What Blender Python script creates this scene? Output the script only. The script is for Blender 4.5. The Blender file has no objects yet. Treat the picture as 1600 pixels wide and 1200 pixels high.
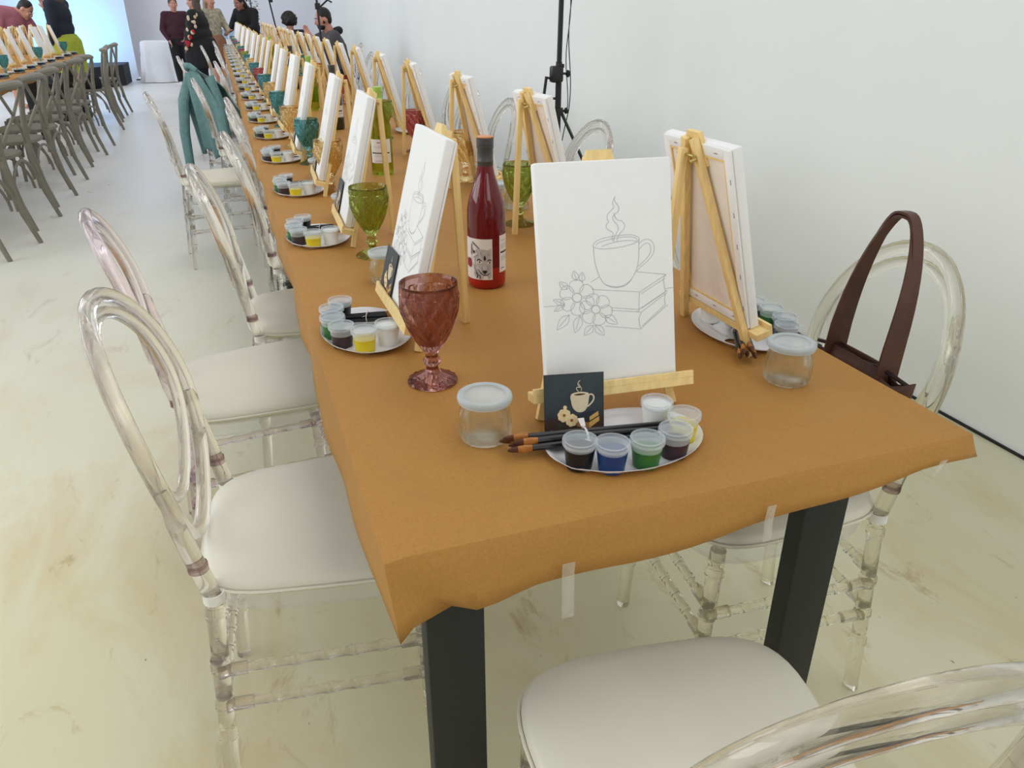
import bpy, bmesh, math, random
import numpy as np
from mathutils import Vector, Matrix
random.seed(7)
PI = math.pi
scene = bpy.context.scene
COL = scene.collection

# ------------------------------------------------------------------ camera
cam_d = bpy.data.cameras.new('camera')
cam_d.sensor_width = 36.0
cam_d.lens = 36.0 * 1200.0 / 1600.0
cam_d.clip_start = 0.02
cam_d.clip_end = 100
cam = bpy.data.objects.new('camera', cam_d)
COL.objects.link(cam)
cam.location = (-0.091, -0.684, 1.300)
cam.rotation_euler = (math.radians(90 - 26.03), 0, math.radians(-19.4))
scene.camera = cam
scene.view_settings.view_transform = 'Standard'
scene.view_settings.look = 'None'
scene.view_settings.gamma = 1
scene.view_settings.use_curve_mapping = False
scene.view_settings.exposure = 0.0

# ------------------------------------------------------------------ world + assumed daylight and fill
world = bpy.data.worlds.new('world')
scene.world = world
world.use_nodes = True
wn = world.node_tree.nodes
wl = world.node_tree.links
bg = wn['Background']
bg.inputs['Strength'].default_value = 1.14
tc = wn.new('ShaderNodeTexCoord')
sx = wn.new('ShaderNodeSeparateXYZ')
cr = wn.new('ShaderNodeValToRGB')
wl.new(tc.outputs['Generated'], sx.inputs[0])
wl.new(sx.outputs['Z'], cr.inputs[0])
cr.color_ramp.elements[0].position = 0.0
cr.color_ramp.elements[0].color = (0.50, 0.52, 0.54, 1)
cr.color_ramp.elements[1].position = 1.0
cr.color_ramp.elements[1].color = (1.0, 1.0, 0.98, 1)
dv = wn.new('ShaderNodeMath')
dv.operation = 'MAXIMUM'
dv.inputs[1].default_value = 0.08
wl.new(sx.outputs['Z'], dv.inputs[0])
dy_ = wn.new('ShaderNodeMath')
dy_.operation = 'DIVIDE'
wl.new(sx.outputs['X'], dy_.inputs[0])
wl.new(dv.outputs[0], dy_.inputs[1])
sn = wn.new('ShaderNodeMath')
sn.operation = 'MULTIPLY'
sn.inputs[1].default_value = 4.2
wl.new(dy_.outputs[0], sn.inputs[0])
si = wn.new('ShaderNodeMath')
si.operation = 'SINE'
wl.new(sn.outputs[0], si.inputs[0])
rp = wn.new('ShaderNodeValToRGB')  # dark and bright sky stripes, added to put streaks in the glass
rp.color_ramp.elements[0].position = 0.15
rp.color_ramp.elements[0].color = (0.42, 0.42, 0.42, 1)
rp.color_ramp.elements[1].position = 0.55
rp.color_ramp.elements[1].color = (1.62, 1.62, 1.62, 1)
wl.new(si.outputs[0], rp.inputs[0])
mxw = wn.new('ShaderNodeMixRGB')
mxw.blend_type = 'MULTIPLY'
mxw.inputs[0].default_value = 1.0
wl.new(cr.outputs[0], mxw.inputs[1])
wl.new(rp.outputs[0], mxw.inputs[2])
wl.new(mxw.outputs[0], bg.inputs['Color'])


def area(name, loc, target, sx_, sy_, power, color):
    l = bpy.data.lights.new(name, 'AREA')
    l.shape = 'RECTANGLE'
    l.size = sx_
    l.size_y = sy_
    l.energy = power
    l.color = color
    o = bpy.data.objects.new(name, l)
    COL.objects.link(o)
    o.location = loc
    d = Vector(target) - Vector(loc)
    o.rotation_euler = d.to_track_quat('-Z', 'Y').to_euler()
    return o


# added lamps for assumed daylight from the left, no windows modelled; rear lamp is added fill
area('assumed_daylight_left', (-6.3, 2.5, 3.2), (0.5, 2.0, 0.6), 6.0, 2.2, 150, (0.97, 0.99, 0.99))
area('assumed_daylight_left_far', (-6.3, 11.0, 3.2), (0.5, 11.0, 0.6), 6.0, 2.2, 190, (0.86, 0.92, 1.0))
area('fill_rear', (1.5, -5.5, 3.6), (0.8, 1.0, 0.5), 4.0, 2.2, 50, (1.0, 0.98, 0.92))


# ------------------------------------------------------------------ materials
def new_mat(name):
    m = bpy.data.materials.new(name)
    m.use_nodes = True
    return m, m.node_tree.nodes, m.node_tree.links, m.node_tree.nodes['Principled BSDF']


def mat(name, col, rough=0.5, noise=0.05, nscale=20.0, bump=0.0, bscale=60.0, metal=0.0, spec=0.5, sheen=0.0, coat=0.0, trans=0.0, ior=1.45, stretch=None):
    m, n, l, p = new_mat(name)
    p.inputs['Roughness'].default_value = rough
    p.inputs['Metallic'].default_value = metal
    p.inputs['Specular IOR Level'].default_value = spec
    p.inputs['IOR'].default_value = ior
    p.inputs['Transmission Weight'].default_value = trans
    p.inputs['Coat Weight'].default_value = coat
    p.inputs['Sheen Weight'].default_value = sheen
    tcn = n.new('ShaderNodeTexCoord')
    src = tcn.outputs['Object']
    if stretch:
        mp = n.new('ShaderNodeMapping')
        mp.inputs['Scale'].default_value = stretch
        l.new(src, mp.inputs[0])
        src = mp.outputs[0]
    if noise > 0:
        nz = n.new('ShaderNodeTexNoise')
        nz.inputs['Scale'].default_value = nscale
        nz.inputs['Detail'].default_value = 5
        l.new(src, nz.inputs['Vector'])
        r = n.new('ShaderNodeValToRGB')
        r.color_ramp.elements[0].position = 0.3
        r.color_ramp.elements[1].position = 0.7
        r.color_ramp.elements[0].color = tuple(c * (1 - noise) for c in col) + (1,)
        r.color_ramp.elements[1].color = tuple(min(1, c * (1 + noise)) for c in col) + (1,)
        l.new(nz.outputs['Fac'], r.inputs[0])
        l.new(r.outputs[0], p.inputs['Base Color'])
    else:
        p.inputs['Base Color'].default_value = tuple(col) + (1,)
    if bump > 0:
        nb = n.new('ShaderNodeTexNoise')
        nb.inputs['Scale'].default_value = bscale
        nb.inputs['Detail'].default_value = 4
        l.new(src, nb.inputs['Vector'])
        b = n.new('ShaderNodeBump')
        b.inputs['Strength'].default_value = bump
        b.inputs['Distance'].default_value = 0.002
        l.new(nb.outputs['Fac'], b.inputs['Height'])
        l.new(b.outputs[0], p.inputs['Normal'])
    return m


def clear_mat(name, tint, through=0.5, ior=1.38, rough=0.02):
    """clear resin: part of the light goes straight on, the rest is bent by the solid rod"""
    m, n, l, p = new_mat(name)
    n.remove(p)
    out = n['Material Output']
    t = n.new('ShaderNodeBsdfTransparent')
    t.inputs[0].default_value = tint + (1,)
    g = n.new('ShaderNodeBsdfGlass')
    g.inputs['Color'].default_value = tint + (1,)
    g.inputs['IOR'].default_value = ior
    g.inputs['Roughness'].default_value = rough
    nz = n.new('ShaderNodeTexNoise')
    nz.inputs['Scale'].default_value = 9
    tcn = n.new('ShaderNodeTexCoord')
    l.new(tcn.outputs['Object'], nz.inputs['Vector'])
    mr = n.new('ShaderNodeMapRange')
    mr.inputs['To Min'].default_value = max(0, 1 - through - 0.05)
    mr.inputs['To Max'].default_value = min(1, 1 - through + 0.05)
    l.new(nz.outputs['Fac'], mr.inputs[0])
    mx = n.new('ShaderNodeMixShader')
    l.new(mr.outputs[0], mx.inputs[0])
    l.new(t.outputs[0], mx.inputs[1])
    l.new(g.outputs[0], mx.inputs[2])
    l.new(mx.outputs[0], out.inputs['Surface'])
    return m


def frost_mat(name, col, opacity, rim=0.45):
    m, n, l, p = new_mat(name)
    out = n['Material Output']
    t = n.new('ShaderNodeBsdfTransparent')
    t.inputs[0].default_value = (0.97, 0.98, 0.98, 1)
    p.inputs['Base Color'].default_value = tuple(col) + (1,)
    p.inputs['Roughness'].default_value = 0.28
    lw = n.new('ShaderNodeLayerWeight')
    lw.inputs[0].default_value = 0.35
    mr = n.new('ShaderNodeMapRange')
    mr.inputs['To Min'].default_value = opacity
    mr.inputs['To Max'].default_value = min(1, opacity + rim)
    l.new(lw.outputs['Facing'], mr.inputs[0])
    mx = n.new('ShaderNodeMixShader')
    l.new(mr.outputs[0], mx.inputs[0])
    l.new(t.outputs[0], mx.inputs[1])
    l.new(p.outputs[0], mx.inputs[2])
    l.new(mx.outputs[0], out.inputs['Surface'])
    return m


def glass_mat(name, col, ior=1.45, through=0.35):
    return clear_mat(name, col, through, ior, 0.0)


def floor_mat():
    m, n, l, p = new_mat('cream_cement_floor')
    tcn = n.new('ShaderNodeTexCoord')
    stm = n.new('ShaderNodeMapping')
    stm.inputs['Rotation'].default_value = (0, 0, 0.6)
    stm.inputs['Scale'].default_value = (1.0, 0.45, 1.0)
    l.new(tcn.outputs['Object'], stm.inputs[0])
    def nz(scale, detail=6, rough=0.6, dist=0.0):
        a = n.new('ShaderNodeTexNoise')
        a.inputs['Scale'].default_value = scale
        a.inputs['Detail'].default_value = detail
        a.inputs['Roughness'].default_value = rough
        a.inputs['Distortion'].default_value = dist
        l.new(stm.outputs[0], a.inputs['Vector'])
        return a
    def ramp(src, p0, p1, c0=(0, 0, 0), c1=(1, 1, 1)):
        r = n.new('ShaderNodeValToRGB')
        r.color_ramp.elements[0].position = p0
        r.color_ramp.elements[1].position = p1
        r.color_ramp.elements[0].color = c0 + (1,)
        r.color_ramp.elements[1].color = c1 + (1,)
        l.new(src, r.inputs[0])
        return r
    def mix(fac, a, b, k=1.0):
        x = n.new('ShaderNodeMixRGB')
        if fac is None:
            x.inputs[0].default_value = k
        else:
            mm = n.new('ShaderNodeMath')
            mm.operation = 'MULTIPLY'
            mm.inputs[1].default_value = k
            l.new(fac, mm.inputs[0])
            l.new(mm.outputs[0], x.inputs[0])
        for s, v in ((1, a), (2, b)):
            if isinstance(v, tuple):
                x.inputs[s].default_value = v + (1,)
            else:
                l.new(v, x.inputs[s])
        return x.outputs[0]
    base = ramp(nz(1.1).outputs['Fac'], 0.3, 0.7, (0.63, 0.60, 0.38), (0.72, 0.70, 0.53)).outputs[0]
    # yellowish worn blotches near, bluish reflected light painted into the far end
    blot = ramp(nz(2.6, 8, 0.68, 0.6).outputs['Fac'], 0.50, 0.66)
    c = mix(blot.outputs[0], base, (0.60, 0.47, 0.22), 0.55)
    spots = ramp(nz(7.0, 10, 0.74, 0.7).outputs['Fac'], 0.585, 0.68)
    c = mix(spots.outputs[0], c, (0.40, 0.27, 0.09), 0.65)
    specks = ramp(nz(38.0, 3, 0.6).outputs['Fac'], 0.74, 0.76)
    c = mix(specks.outputs[0], c, (0.16, 0.11, 0.06), 0.7)
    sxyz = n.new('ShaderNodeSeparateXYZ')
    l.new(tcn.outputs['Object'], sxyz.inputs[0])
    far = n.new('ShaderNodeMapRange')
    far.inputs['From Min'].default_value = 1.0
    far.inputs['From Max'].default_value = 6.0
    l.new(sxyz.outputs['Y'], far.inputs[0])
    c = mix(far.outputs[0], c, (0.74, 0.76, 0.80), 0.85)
    cr_ = n.new('ShaderNodeTexVoronoi')
    cr_.feature = 'DISTANCE_TO_EDGE'
    cr_.inputs['Scale'].default_value = 1.3
    l.new(tcn.outputs['Object'], cr_.inputs['Vector'])
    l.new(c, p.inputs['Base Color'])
    rr = ramp(nz(3.0).outputs['Fac'], 0.3, 0.7, (0.26, 0.26, 0.26), (0.42, 0.42, 0.42))
    l.new(rr.outputs[0], p.inputs['Roughness'])
    b = n.new('ShaderNodeBump')
    b.inputs['Strength'].default_value = 0.12
    b.inputs['Distance'].default_value = 0.01
    l.new(nz(14, 8).outputs['Fac'], b.inputs['Height'])
    l.new(b.outputs[0], p.inputs['Normal'])
    return m


def paper_mat():
    m = mat('brown_kraft_paper', (0.425, 0.208, 0.050), rough=0.62, noise=0.07, nscale=260, bump=0.25, bscale=700, spec=0.3)
    n = m.node_tree.nodes
    l = m.node_tree.links
    p = n['Principled BSDF']
    tcn = n.new('ShaderNodeTexCoord')
    a = n.new('ShaderNodeTexNoise')
    a.inputs['Scale'].default_value = 5.0
    a.inputs['Detail'].default_value = 2
    a.inputs['Distortion'].default_value = 1.0
    l.new(tcn.outputs['Object'], a.inputs['Vector'])
    b = n.new('ShaderNodeBump')
    b.inputs['Strength'].default_value = 0.55
    b.inputs['Distance'].default_value = 0.02
    l.new(a.outputs['Fac'], b.inputs['Height'])
    old = p.inputs['Normal'].links[0].from_node
    l.new(b.outputs[0], old.inputs['Normal'])
    return m


M = {}
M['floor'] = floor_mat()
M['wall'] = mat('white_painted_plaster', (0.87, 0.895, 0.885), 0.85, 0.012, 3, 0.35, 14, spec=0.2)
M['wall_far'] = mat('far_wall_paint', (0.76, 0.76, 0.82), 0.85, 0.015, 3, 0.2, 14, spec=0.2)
M['gap'] = mat('dark_wall_joint', (0.02, 0.02, 0.02), 0.8, 0)
M['paper'] = paper_mat()
M['steel'] = mat('black_powder_coated_steel', (0.012, 0.0135, 0.012), 0.55, 0.1, 90, 0.15, 500)
M['board'] = mat('plywood_board', (0.4, 0.28, 0.15), 0.6)
M['clear'] = clear_mat('clear_resin', (0.965, 0.95, 0.935), 0.15, 1.45)
M['clear_rose'] = clear_mat('rose_tinted_resin', (0.96, 0.925, 0.94), 0.15, 1.45)
M['clear_warm'] = clear_mat('aged_yellowish_resin', (0.965, 0.955, 0.915), 0.15, 1.45)
M['block'] = frost_mat('clear_resin_shell', (0.80, 0.76, 0.72), 0.12)
M['fitting'] = frost_mat('milky_plastic_cap', (0.9, 0.9, 0.88), 0.65)
M['plug'] = clear_mat('mauve_joint_resin', (0.58, 0.47, 0.49), 0.4, 1.4)  # dark mauve resin of the post sockets
M['cushion'] = mat('off_white_leatherette', (0.71, 0.685, 0.575), 0.42, 0.02, 8, 0.3, 14)
M['canvas'] = mat('white_primed_canvas', (0.88, 0.885, 0.89), 0.8, 0.01, 40, 0.25, 900, spec=0.2)
M['canvas_back'] = mat('unprimed_canvas_back', (0.87, 0.80, 0.73), 0.9, 0.03, 30, 0.3, 700, spec=0.1)  # pale warm tone stands in for light coming through the cloth
M['pine'] = mat('pale_pine_wood', (0.84, 0.62, 0.27), 0.5, 0.10, 14, 0.1, 60, stretch=(10, 10, 0.8))
M['pencil'] = mat('grey_pencil_line', (0.47, 0.47, 0.49), 0.8, 0)
M['staple'] = mat('steel_staple', (0.3, 0.3, 0.32), 0.35, 0, metal=0.9)
M['brass'] = mat('brass_screw', (0.5, 0.4, 0.15), 0.35, 0, metal=0.9)
M['plate'] = mat('white_plastic_palette', (0.80, 0.80, 0.84), 0.28, 0.01, 10)
M['cup'] = frost_mat('milky_clear_cup', (0.82, 0.86, 0.88), 0.14, 0.25)
M['lid'] = frost_mat('frosted_cup_lid', (0.78, 0.83, 0.88), 0.20, 0.25)
PAINTS = {'black': (0.010, 0.010, 0.012), 'blue': (0.012, 0.045, 0.17), 'green': (0.035, 0.16, 0.03),
          'brown': (0.045, 0.022, 0.03), 'yellow': (0.70, 0.55, 0.015), 'white': (0.86, 0.86, 0.83)}
for k, v in PAINTS.items():
    M['paint_' + k] = mat(k + '_acrylic_paint', v, 0.35, 0.02, 10)
M['brush'] = mat('black_lacquer_handle', (0.012, 0.012, 0.014), 0.25, 0)
M['bristle'] = mat('amber_bristles', (0.42, 0.16, 0.03), 0.5, 0.25, 300, 0.3, 400)
M['bristle_tip'] = mat('brown_bristle_tips', (0.08, 0.025, 0.012), 0.5, 0.2, 300)
M['band'] = mat('white_tie_band', (0.8, 0.74, 0.74), 0.4, 0)
M['jar'] = glass_mat('clear_jar_glass', (0.985, 0.995, 0.985), 1.40, 0.45)
M['water'] = glass_mat('clear_water', (0.975, 0.99, 0.975), 1.15, 0.7)
M['jarlid'] = frost_mat('frosted_jar_lid', (0.72, 0.77, 0.79), 0.34, 0.3)
M['seal'] = frost_mat('blue_grey_silicone_seal', (0.62, 0.67, 0.69), 0.32, 0.3)
GOB = {'amethyst': (0.79, 0.62, 0.60), 'green': (0.76, 0.80, 0.50), 'amber': (0.985, 0.90, 0.72), 'teal': (0.55, 0.76, 0.78), 'pink': (0.86, 0.60, 0.61)}
for k, v in GOB.items():
    M['gob_' + k] = glass_mat(k + '_pressed_glass', v, 1.48, 0.10)
M['wine_red'] = mat('red_wine_in_glass', (0.13, 0.002, 0.007), 0.05, 0.2, 10, spec=0.5, coat=0.2)
M['wine_rose'] = mat('ruby_wine_base', (0.34, 0.012, 0.008), 0.06, 0.25, 12, spec=0.5, coat=0.2)
M['wine_white'] = glass_mat('yellow_green_bottle_glass', (0.66, 0.74, 0.28), 1.4, 0.5)
M['wine_dark'] = mat('dark_bottle_glass', (0.012, 0.018, 0.012), 0.06, 0.1, 10, spec=0.7, coat=0.6)
M['cap_grey'] = mat('dark_grey_bottle_cap', (0.060, 0.058, 0.06), 0.38, 0.05, 50)
M['cap_copper'] = mat('copper_cap_disc', (0.62, 0.26, 0.10), 0.45, 0.05, 30)
M['cap_green'] = mat('lime_bottle_cap', (0.36, 0.55, 0.10), 0.4, 0)
M['label'] = mat('cream_paper_label', (0.76, 0.71, 0.68), 0.7, 0.02, 30)
M['ink'] = mat('black_print', (0.02, 0.02, 0.02), 0.7, 0)
M['ink_grey'] = mat('grey_print', (0.30, 0.28, 0.28), 0.7, 0)
M['fur_grey'] = mat('printed_grey_shading', (0.50, 0.47, 0.46), 0.7, 0.2, 120)
M['label_red'] = mat('dark_red_print', (0.28, 0.02, 0.04), 0.6, 0)
M['slate'] = mat('card_slate_print', (0.028, 0.038, 0.045), 0.45, 0.25, 30)
M['cd_brown'] = mat('card_dark_brown_print', (0.045, 0.022, 0.016), 0.45, 0.2, 30)
M['cd_cream'] = mat('card_cream_print', (0.66, 0.58, 0.40), 0.5, 0.06, 60)
M['cd_coffee'] = mat('card_coffee_print', (0.09, 0.03, 0.012), 0.5, 0)
M['cd_petal'] = mat('card_petal_print', (0.80, 0.62, 0.34), 0.5, 0.1, 300)
M['cd_core'] = mat('card_flower_centre_print', (0.33, 0.11, 0.02), 0.5, 0)
M['cd_gold'] = mat('card_gold_page_print', (0.60, 0.36, 0.10), 0.5, 0.1, 200)
M['cd_navy'] = mat('card_navy_book_print', (0.015, 0.022, 0.035), 0.5, 0)
M['cd_tan'] = mat('card_tan_book_print', (0.34, 0.16, 0.05), 0.5, 0.1, 100)
M['cd_leaf'] = mat('card_leaf_print', (0.03, 0.035, 0.02), 0.5, 0)
M['tape'] = frost_mat('clear_sticky_tape', (0.86, 0.80, 0.70), 0.13, 0.3)
M['leather'] = mat('brown_leather', (0.085, 0.032, 0.020), 0.45, 0.25, 12, 0.25, 160)
M['leather_in'] = mat('dark_leather_edge', (0.022, 0.008, 0.010), 0.5, 0)
M['tripod'] = mat('black_stand_metal', (0.015, 0.016, 0.017), 0.4, 0)
M['cable'] = mat('black_rubber_cable', (0.010, 0.012, 0.012), 0.5, 0)
M['greywood'] = mat('grey_limewash_wood', (0.20, 0.185, 0.15), 0.5, 0.12, 18, 0.1, 60)
M['skin'] = mat('skin', (0.56, 0.27, 0.19), 0.5, 0.05, 20)
M['skin_dark'] = mat('skin_tan', (0.40, 0.18, 0.12), 0.5, 0.05, 20)
M['hair_dark'] = mat('dark_hair', (0.014, 0.010, 0.009), 0.6, 0.3, 60, 0.6, 120)
M['hair_brown'] = mat('brown_hair', (0.09, 0.06, 0.045), 0.6, 0.3, 60, 0.6, 120)
M['hair_blond'] = mat('ash_blond_hair', (0.34, 0.26, 0.19), 0.6, 0.3, 60, 0.6, 120)
M['cl_maroon'] = mat('maroon_knit', (0.050, 0.012, 0.022), 0.85, 0.1, 30)
M['cl_black'] = mat('black_cloth', (0.010, 0.010, 0.012), 0.85, 0.1, 30)
M['cl_navy'] = mat('dark_navy_cloth', (0.014, 0.018, 0.032), 0.85, 0.1, 30)
M['cl_grey'] = mat('charcoal_grey_hoodie', (0.085, 0.078, 0.088), 0.9, 0.1, 30)
M['cl_lime'] = mat('lime_cloth', (0.33, 0.38, 0.035), 0.85, 0.1, 30)
M['cl_pink'] = mat('dusty_pink_cloth', (0.42, 0.15, 0.20), 0.85, 0.1, 12)
M['cl_sage'] = mat('grey_green_cloth', (0.11, 0.16, 0.15), 0.85, 0.1, 12)
M['cl_khaki'] = mat('khaki_patterned_cloth', (0.34, 0.31, 0.23), 0.85, 0.4, 22)
M['cl_tan'] = mat('tan_cloth', (0.26, 0.12, 0.07), 0.85, 0.1, 12)
M['cl_teal'] = mat('faded_teal_denim', (0.13, 0.245, 0.245), 0.85, 0.15, 25, 0.4, 60)
M['shoe_white'] = mat('white_shoe', (0.7, 0.7, 0.72), 0.5, 0)
M['eye_white'] = mat('eye_white', (0.8, 0.8, 0.8), 0.3, 0)
M['lips'] = mat('lips', (0.42, 0.12, 0.10), 0.5, 0)
M['linen'] = mat('white_table_linen', (0.80, 0.81, 0.86), 0.85, 0.03, 6)
M['backdrop'] = mat('white_backdrop_board', (0.80, 0.82, 0.86), 0.7, 0.01, 5)
M['stage'] = mat('black_stage_cloth', (0.012, 0.013, 0.02), 0.7, 0.1, 10)
M['box_blue'] = mat('pale_blue_plastic', (0.36, 0.52, 0.72), 0.4, 0.05, 8)
M['pic'] = mat('framed_picture_print', (0.36, 0.36, 0.30), 0.6, 0.6, 7)
M['foliage'] = mat('dark_green_leaf', (0.035, 0.065, 0.03), 0.6, 0.3, 30)
M['foliage_grey'] = mat('grey_green_leaf', (0.16, 0.18, 0.13), 0.6, 0.3, 30)
M['flower_red'] = mat('red_flower_print', (0.45, 0.015, 0.03), 0.8, 0.1, 30)
M['flower_cream'] = mat('cream_flower_print', (0.62, 0.50, 0.36), 0.8, 0.1, 30)


# ------------------------------------------------------------------ mesh builder
class MB:
    def __init__(s):
        s.v = []
        s.f = []
        s.fm = []
        s.mi = 0

    def add(s, vs, fs):
        o = len(s.v)
        s.v += [tuple(v) for v in vs]
        for f in fs:
            s.f.append(tuple(i + o for i in f))
            s.fm.append(s.mi)
        return s

    def box(s, c, d, rot=None, bev=0.0):
        hx, hy, hz = d[0] / 2, d[1] / 2, d[2] / 2
        R = rot if rot is not None else Matrix.Identity(3)
        c = Vector(c)
        if bev <= 0:
            vs = [c + R @ Vector((x, y, z)) for x in (-hx, hx) for y in (-hy, hy) for z in (-hz, hz)]
            return s.add(vs, [(0, 1, 3, 2), (4, 6, 7, 5), (0, 4, 5, 1), (2, 3, 7, 6), (0, 2, 6, 4), (1, 5, 7, 3)])
        bm = bmesh.new()
        bmesh.ops.create_cube(bm, size=1)
        for v in bm.verts:
            v.co = Vector((v.co.x * d[0], v.co.y * d[1], v.co.z * d[2]))
        bmesh.ops.bevel(bm, geom=bm.edges[:], offset=bev, segments=2, affect='EDGES', profile=0.5)
        bm.verts.index_update()
        vs = [c + R @ v.co for v in bm.verts]
        fs = [tuple(v.index for v in f.verts) for f in bm.faces]
        bm.free()
        return s.add(vs, fs)

    def bar(s, a, b, w, h, up=(0, 0, 1), bev=0.0):
        a, b = Vector(a), Vector(b)
        z = (b - a).normalized()
        x = Vector(up).cross(z)
        if x.length < 1e-5:
            x = Vector((1, 0, 0))
        x.normalize()
        y = z.cross(x)
        R = Matrix((x, y, z)).transposed()
        return s.box((a + b) / 2, (w, h, (b - a).length), R, bev)

    def tube(s, pts, r, seg=10, closed=False, caps=True, flat=1.0, up=None):
        pts = [Vector(p) for p in pts]
        n = len(pts)
        rs = r if isinstance(r, (list, tuple)) else [r] * n
        vs = []
        pn = None
        for i, p in enumerate(pts):
            if closed:
                t = pts[(i + 1) % n] - pts[i - 1]
            else:
                t = pts[min(i + 1, n - 1)] - pts[max(i - 1, 0)]
            if t.length < 1e-9:
                t = Vector((0, 0, 1))
            t.normalize()
            if up is not None:
                nn = Vector(up) - t * Vector(up).dot(t)
            elif pn is None:
                nn = Vector((0, 0, 1)).cross(t) if abs(t.z) < 0.9 else Vector((1, 0, 0)).cross(t)
            else:
                nn = pn - t * pn.dot(t)
            nn.normalize()
            pn = nn
            bb = t.cross(nn)
            for k in range(seg):
                a = 2 * PI * k / seg
                vs.append(p + (nn * math.cos(a) * flat + bb * math.sin(a)) * rs[i])
        fs = []
        m = n if closed else n - 1
        for i in range(m):
            j = (i + 1) % n
            for k in range(seg):
                k2 = (k + 1) % seg
                fs.append((i * seg + k, i * seg + k2, j * seg + k2, j * seg + k))
        if caps and not closed:
            fs.append(tuple(range(seg - 1, -1, -1)))
            fs.append(tuple((n - 1) * seg + k for k in range(seg)))
        return s.add(vs, fs)

    def lathe(s, prof, seg=24, c=(0, 0, 0), fn=None, M3=None):
        """prof = [(r, z)...]; fn(theta, i) multiplies the radius"""
        vs = []
        fs = []
        idx = []
        for i, (r, z) in enumerate(prof):
            if r < 1e-6:
                idx.append([len(vs)])
                vs.append(Vector((0, 0, z)))
            else:
                row = []
                for k in range(seg):
                    a = 2 * PI * k / seg
                    rr = r * (fn(a, i) if fn else 1)
                    row.append(len(vs))
                    vs.append(Vector((rr * math.cos(a), rr * math.sin(a), z)))
                idx.append(row)
        for i in range(len(prof) - 1):
            A, B = idx[i], idx[i + 1]
            if len(A) == 1 and len(B) == 1:
                continue
            for k in range(seg):
                k2 = (k + 1) % seg
                if len(A) == 1:
                    fs.append((A[0], B[k2], B[k]))
                elif len(B) == 1:
                    fs.append((A[k], A[k2], B[0]))
                else:
                    fs.append((A[k], A[k2], B[k2], B[k]))
        c = Vector(c)
        if M3 is not None:
            vs = [M3 @ v for v in vs]
        return s.add([v + c for v in vs], fs)

    def ball(s, c, r, seg=14, rings=9, R=None):
        rx, ry, rz = r if isinstance(r, (tuple, list)) else (r, r, r)
        prof = [(math.sin(PI * i / rings), -math.cos(PI * i / rings)) for i in range(rings + 1)]
        prof[0] = (0, -1)
        prof[-1] = (0, 1)
        D = Matrix.Diagonal((rx, ry, rz))
        if R is not None:
            D = R @ D
        return s.lathe(prof, seg, c, None, D)

    def poly(s, pts):
        return s.add(pts, [tuple(range(len(pts)))])

    def prism(s, loop, vec):
        """closed loop of points pushed along vec"""
        loop = [Vector(p) for p in loop]
        n = len(loop)
        vec = Vector(vec)
        vs = loop + [p + vec for p in loop]
        fs = [tuple(range(n - 1, -1, -1)), tuple(range(n, 2 * n))]
        for i in range(n):
            j = (i + 1) % n
            fs.append((i, j, n + j, n + i))
        return s.add(vs, fs)

    def build(s, name, mats, parent=None, smooth=35, fix=True):
        me = bpy.data.meshes.new(name)
        me.from_pydata(s.v, [], s.f)
        if not isinstance(mats, (list, tuple)):
            mats = [mats]
        for m_ in mats:
            me.materials.append(m_)
        if len(mats) > 1:
            me.polygons.foreach_set('material_index', s.fm)
        me.update()
        if fix:
            bm = bmesh.new()
            bm.from_mesh(me)
            bmesh.ops.recalc_face_normals(bm, faces=bm.faces[:])
            bm.to_mesh(me)
            bm.free()
        if smooth:
            me.shade_smooth()
            try:
                me.set_sharp_from_angle(angle=math.radians(smooth))
            except Exception:
                pass
        o = bpy.data.objects.new(name, me)
        COL.objects.link(o)
        if parent is not None:
            o.parent = parent
        return o


def tag(o, label=None, cat=None, group=None, kind=None):
    if label:
        o['label'] = label
    if cat:
        o['category'] = cat
    if group:
        o['group'] = group
    if kind:
        o['kind'] = kind
    return o


def thing(name, label=None, cat=None, loc=(0, 0, 0), rz=0.0, group=None):
    o = bpy.data.objects.new(name, None)
    o.empty_display_size = 0.05
    COL.objects.link(o)
    o.location = loc
    o.rotation_euler = (0, 0, rz)
    return tag(o, label, cat, group)


def dup(o, loc=None, rz=None, label=None, group=None, skip=(), rot=None):
    def cp(src, parent):
        c = src.copy()
        COL.objects.link(c)
        if parent is not None:
            c.parent = parent
        for ch in list(src.children):
            if ch.name.split('.')[0] in skip:
                continue
            cp(ch, c)
        return c
    r = cp(o, None)
    if loc is not None:
        r.location = loc
    if rz is not None:
        r.rotation_euler = (0, 0, rz)
    if rot is not None:
        r.rotation_euler = rot
    if label:
        r['label'] = label
    if group:
        r['group'] = group
    return r


def struct(name, mb, m, label=None):
    o = mb.build(name, m, None, 0)
    o['kind'] = 'structure'
    if label:
        o['label'] = label
    return o


def swap(o, old, new):
    """give one copy its own material"""
    for ch in [o] + list(o.children_recursive):
        if ch.type == 'MESH' and any(mm == old for mm in ch.data.materials):
            me = ch.data.copy()
            ch.data = me
            for i, mm in enumerate(me.materials):
                if mm == old:
                    me.materials[i] = new


def put(o, loc, rz=0.0):
    o.location = loc
    o.rotation_euler = (0, 0, rz)
    return o


def ordinal(k):
    w = ['first', 'second', 'third', 'fourth', 'fifth', 'sixth', 'seventh', 'eighth', 'ninth', 'tenth', 'eleventh', 'twelfth',
         'thirteenth', 'fourteenth', 'fifteenth', 'sixteenth', 'seventeenth', 'eighteenth', 'nineteenth', 'twentieth',
         'twenty-first', 'twenty-second', 'twenty-third', 'twenty-fourth']
    return w[k]


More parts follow.
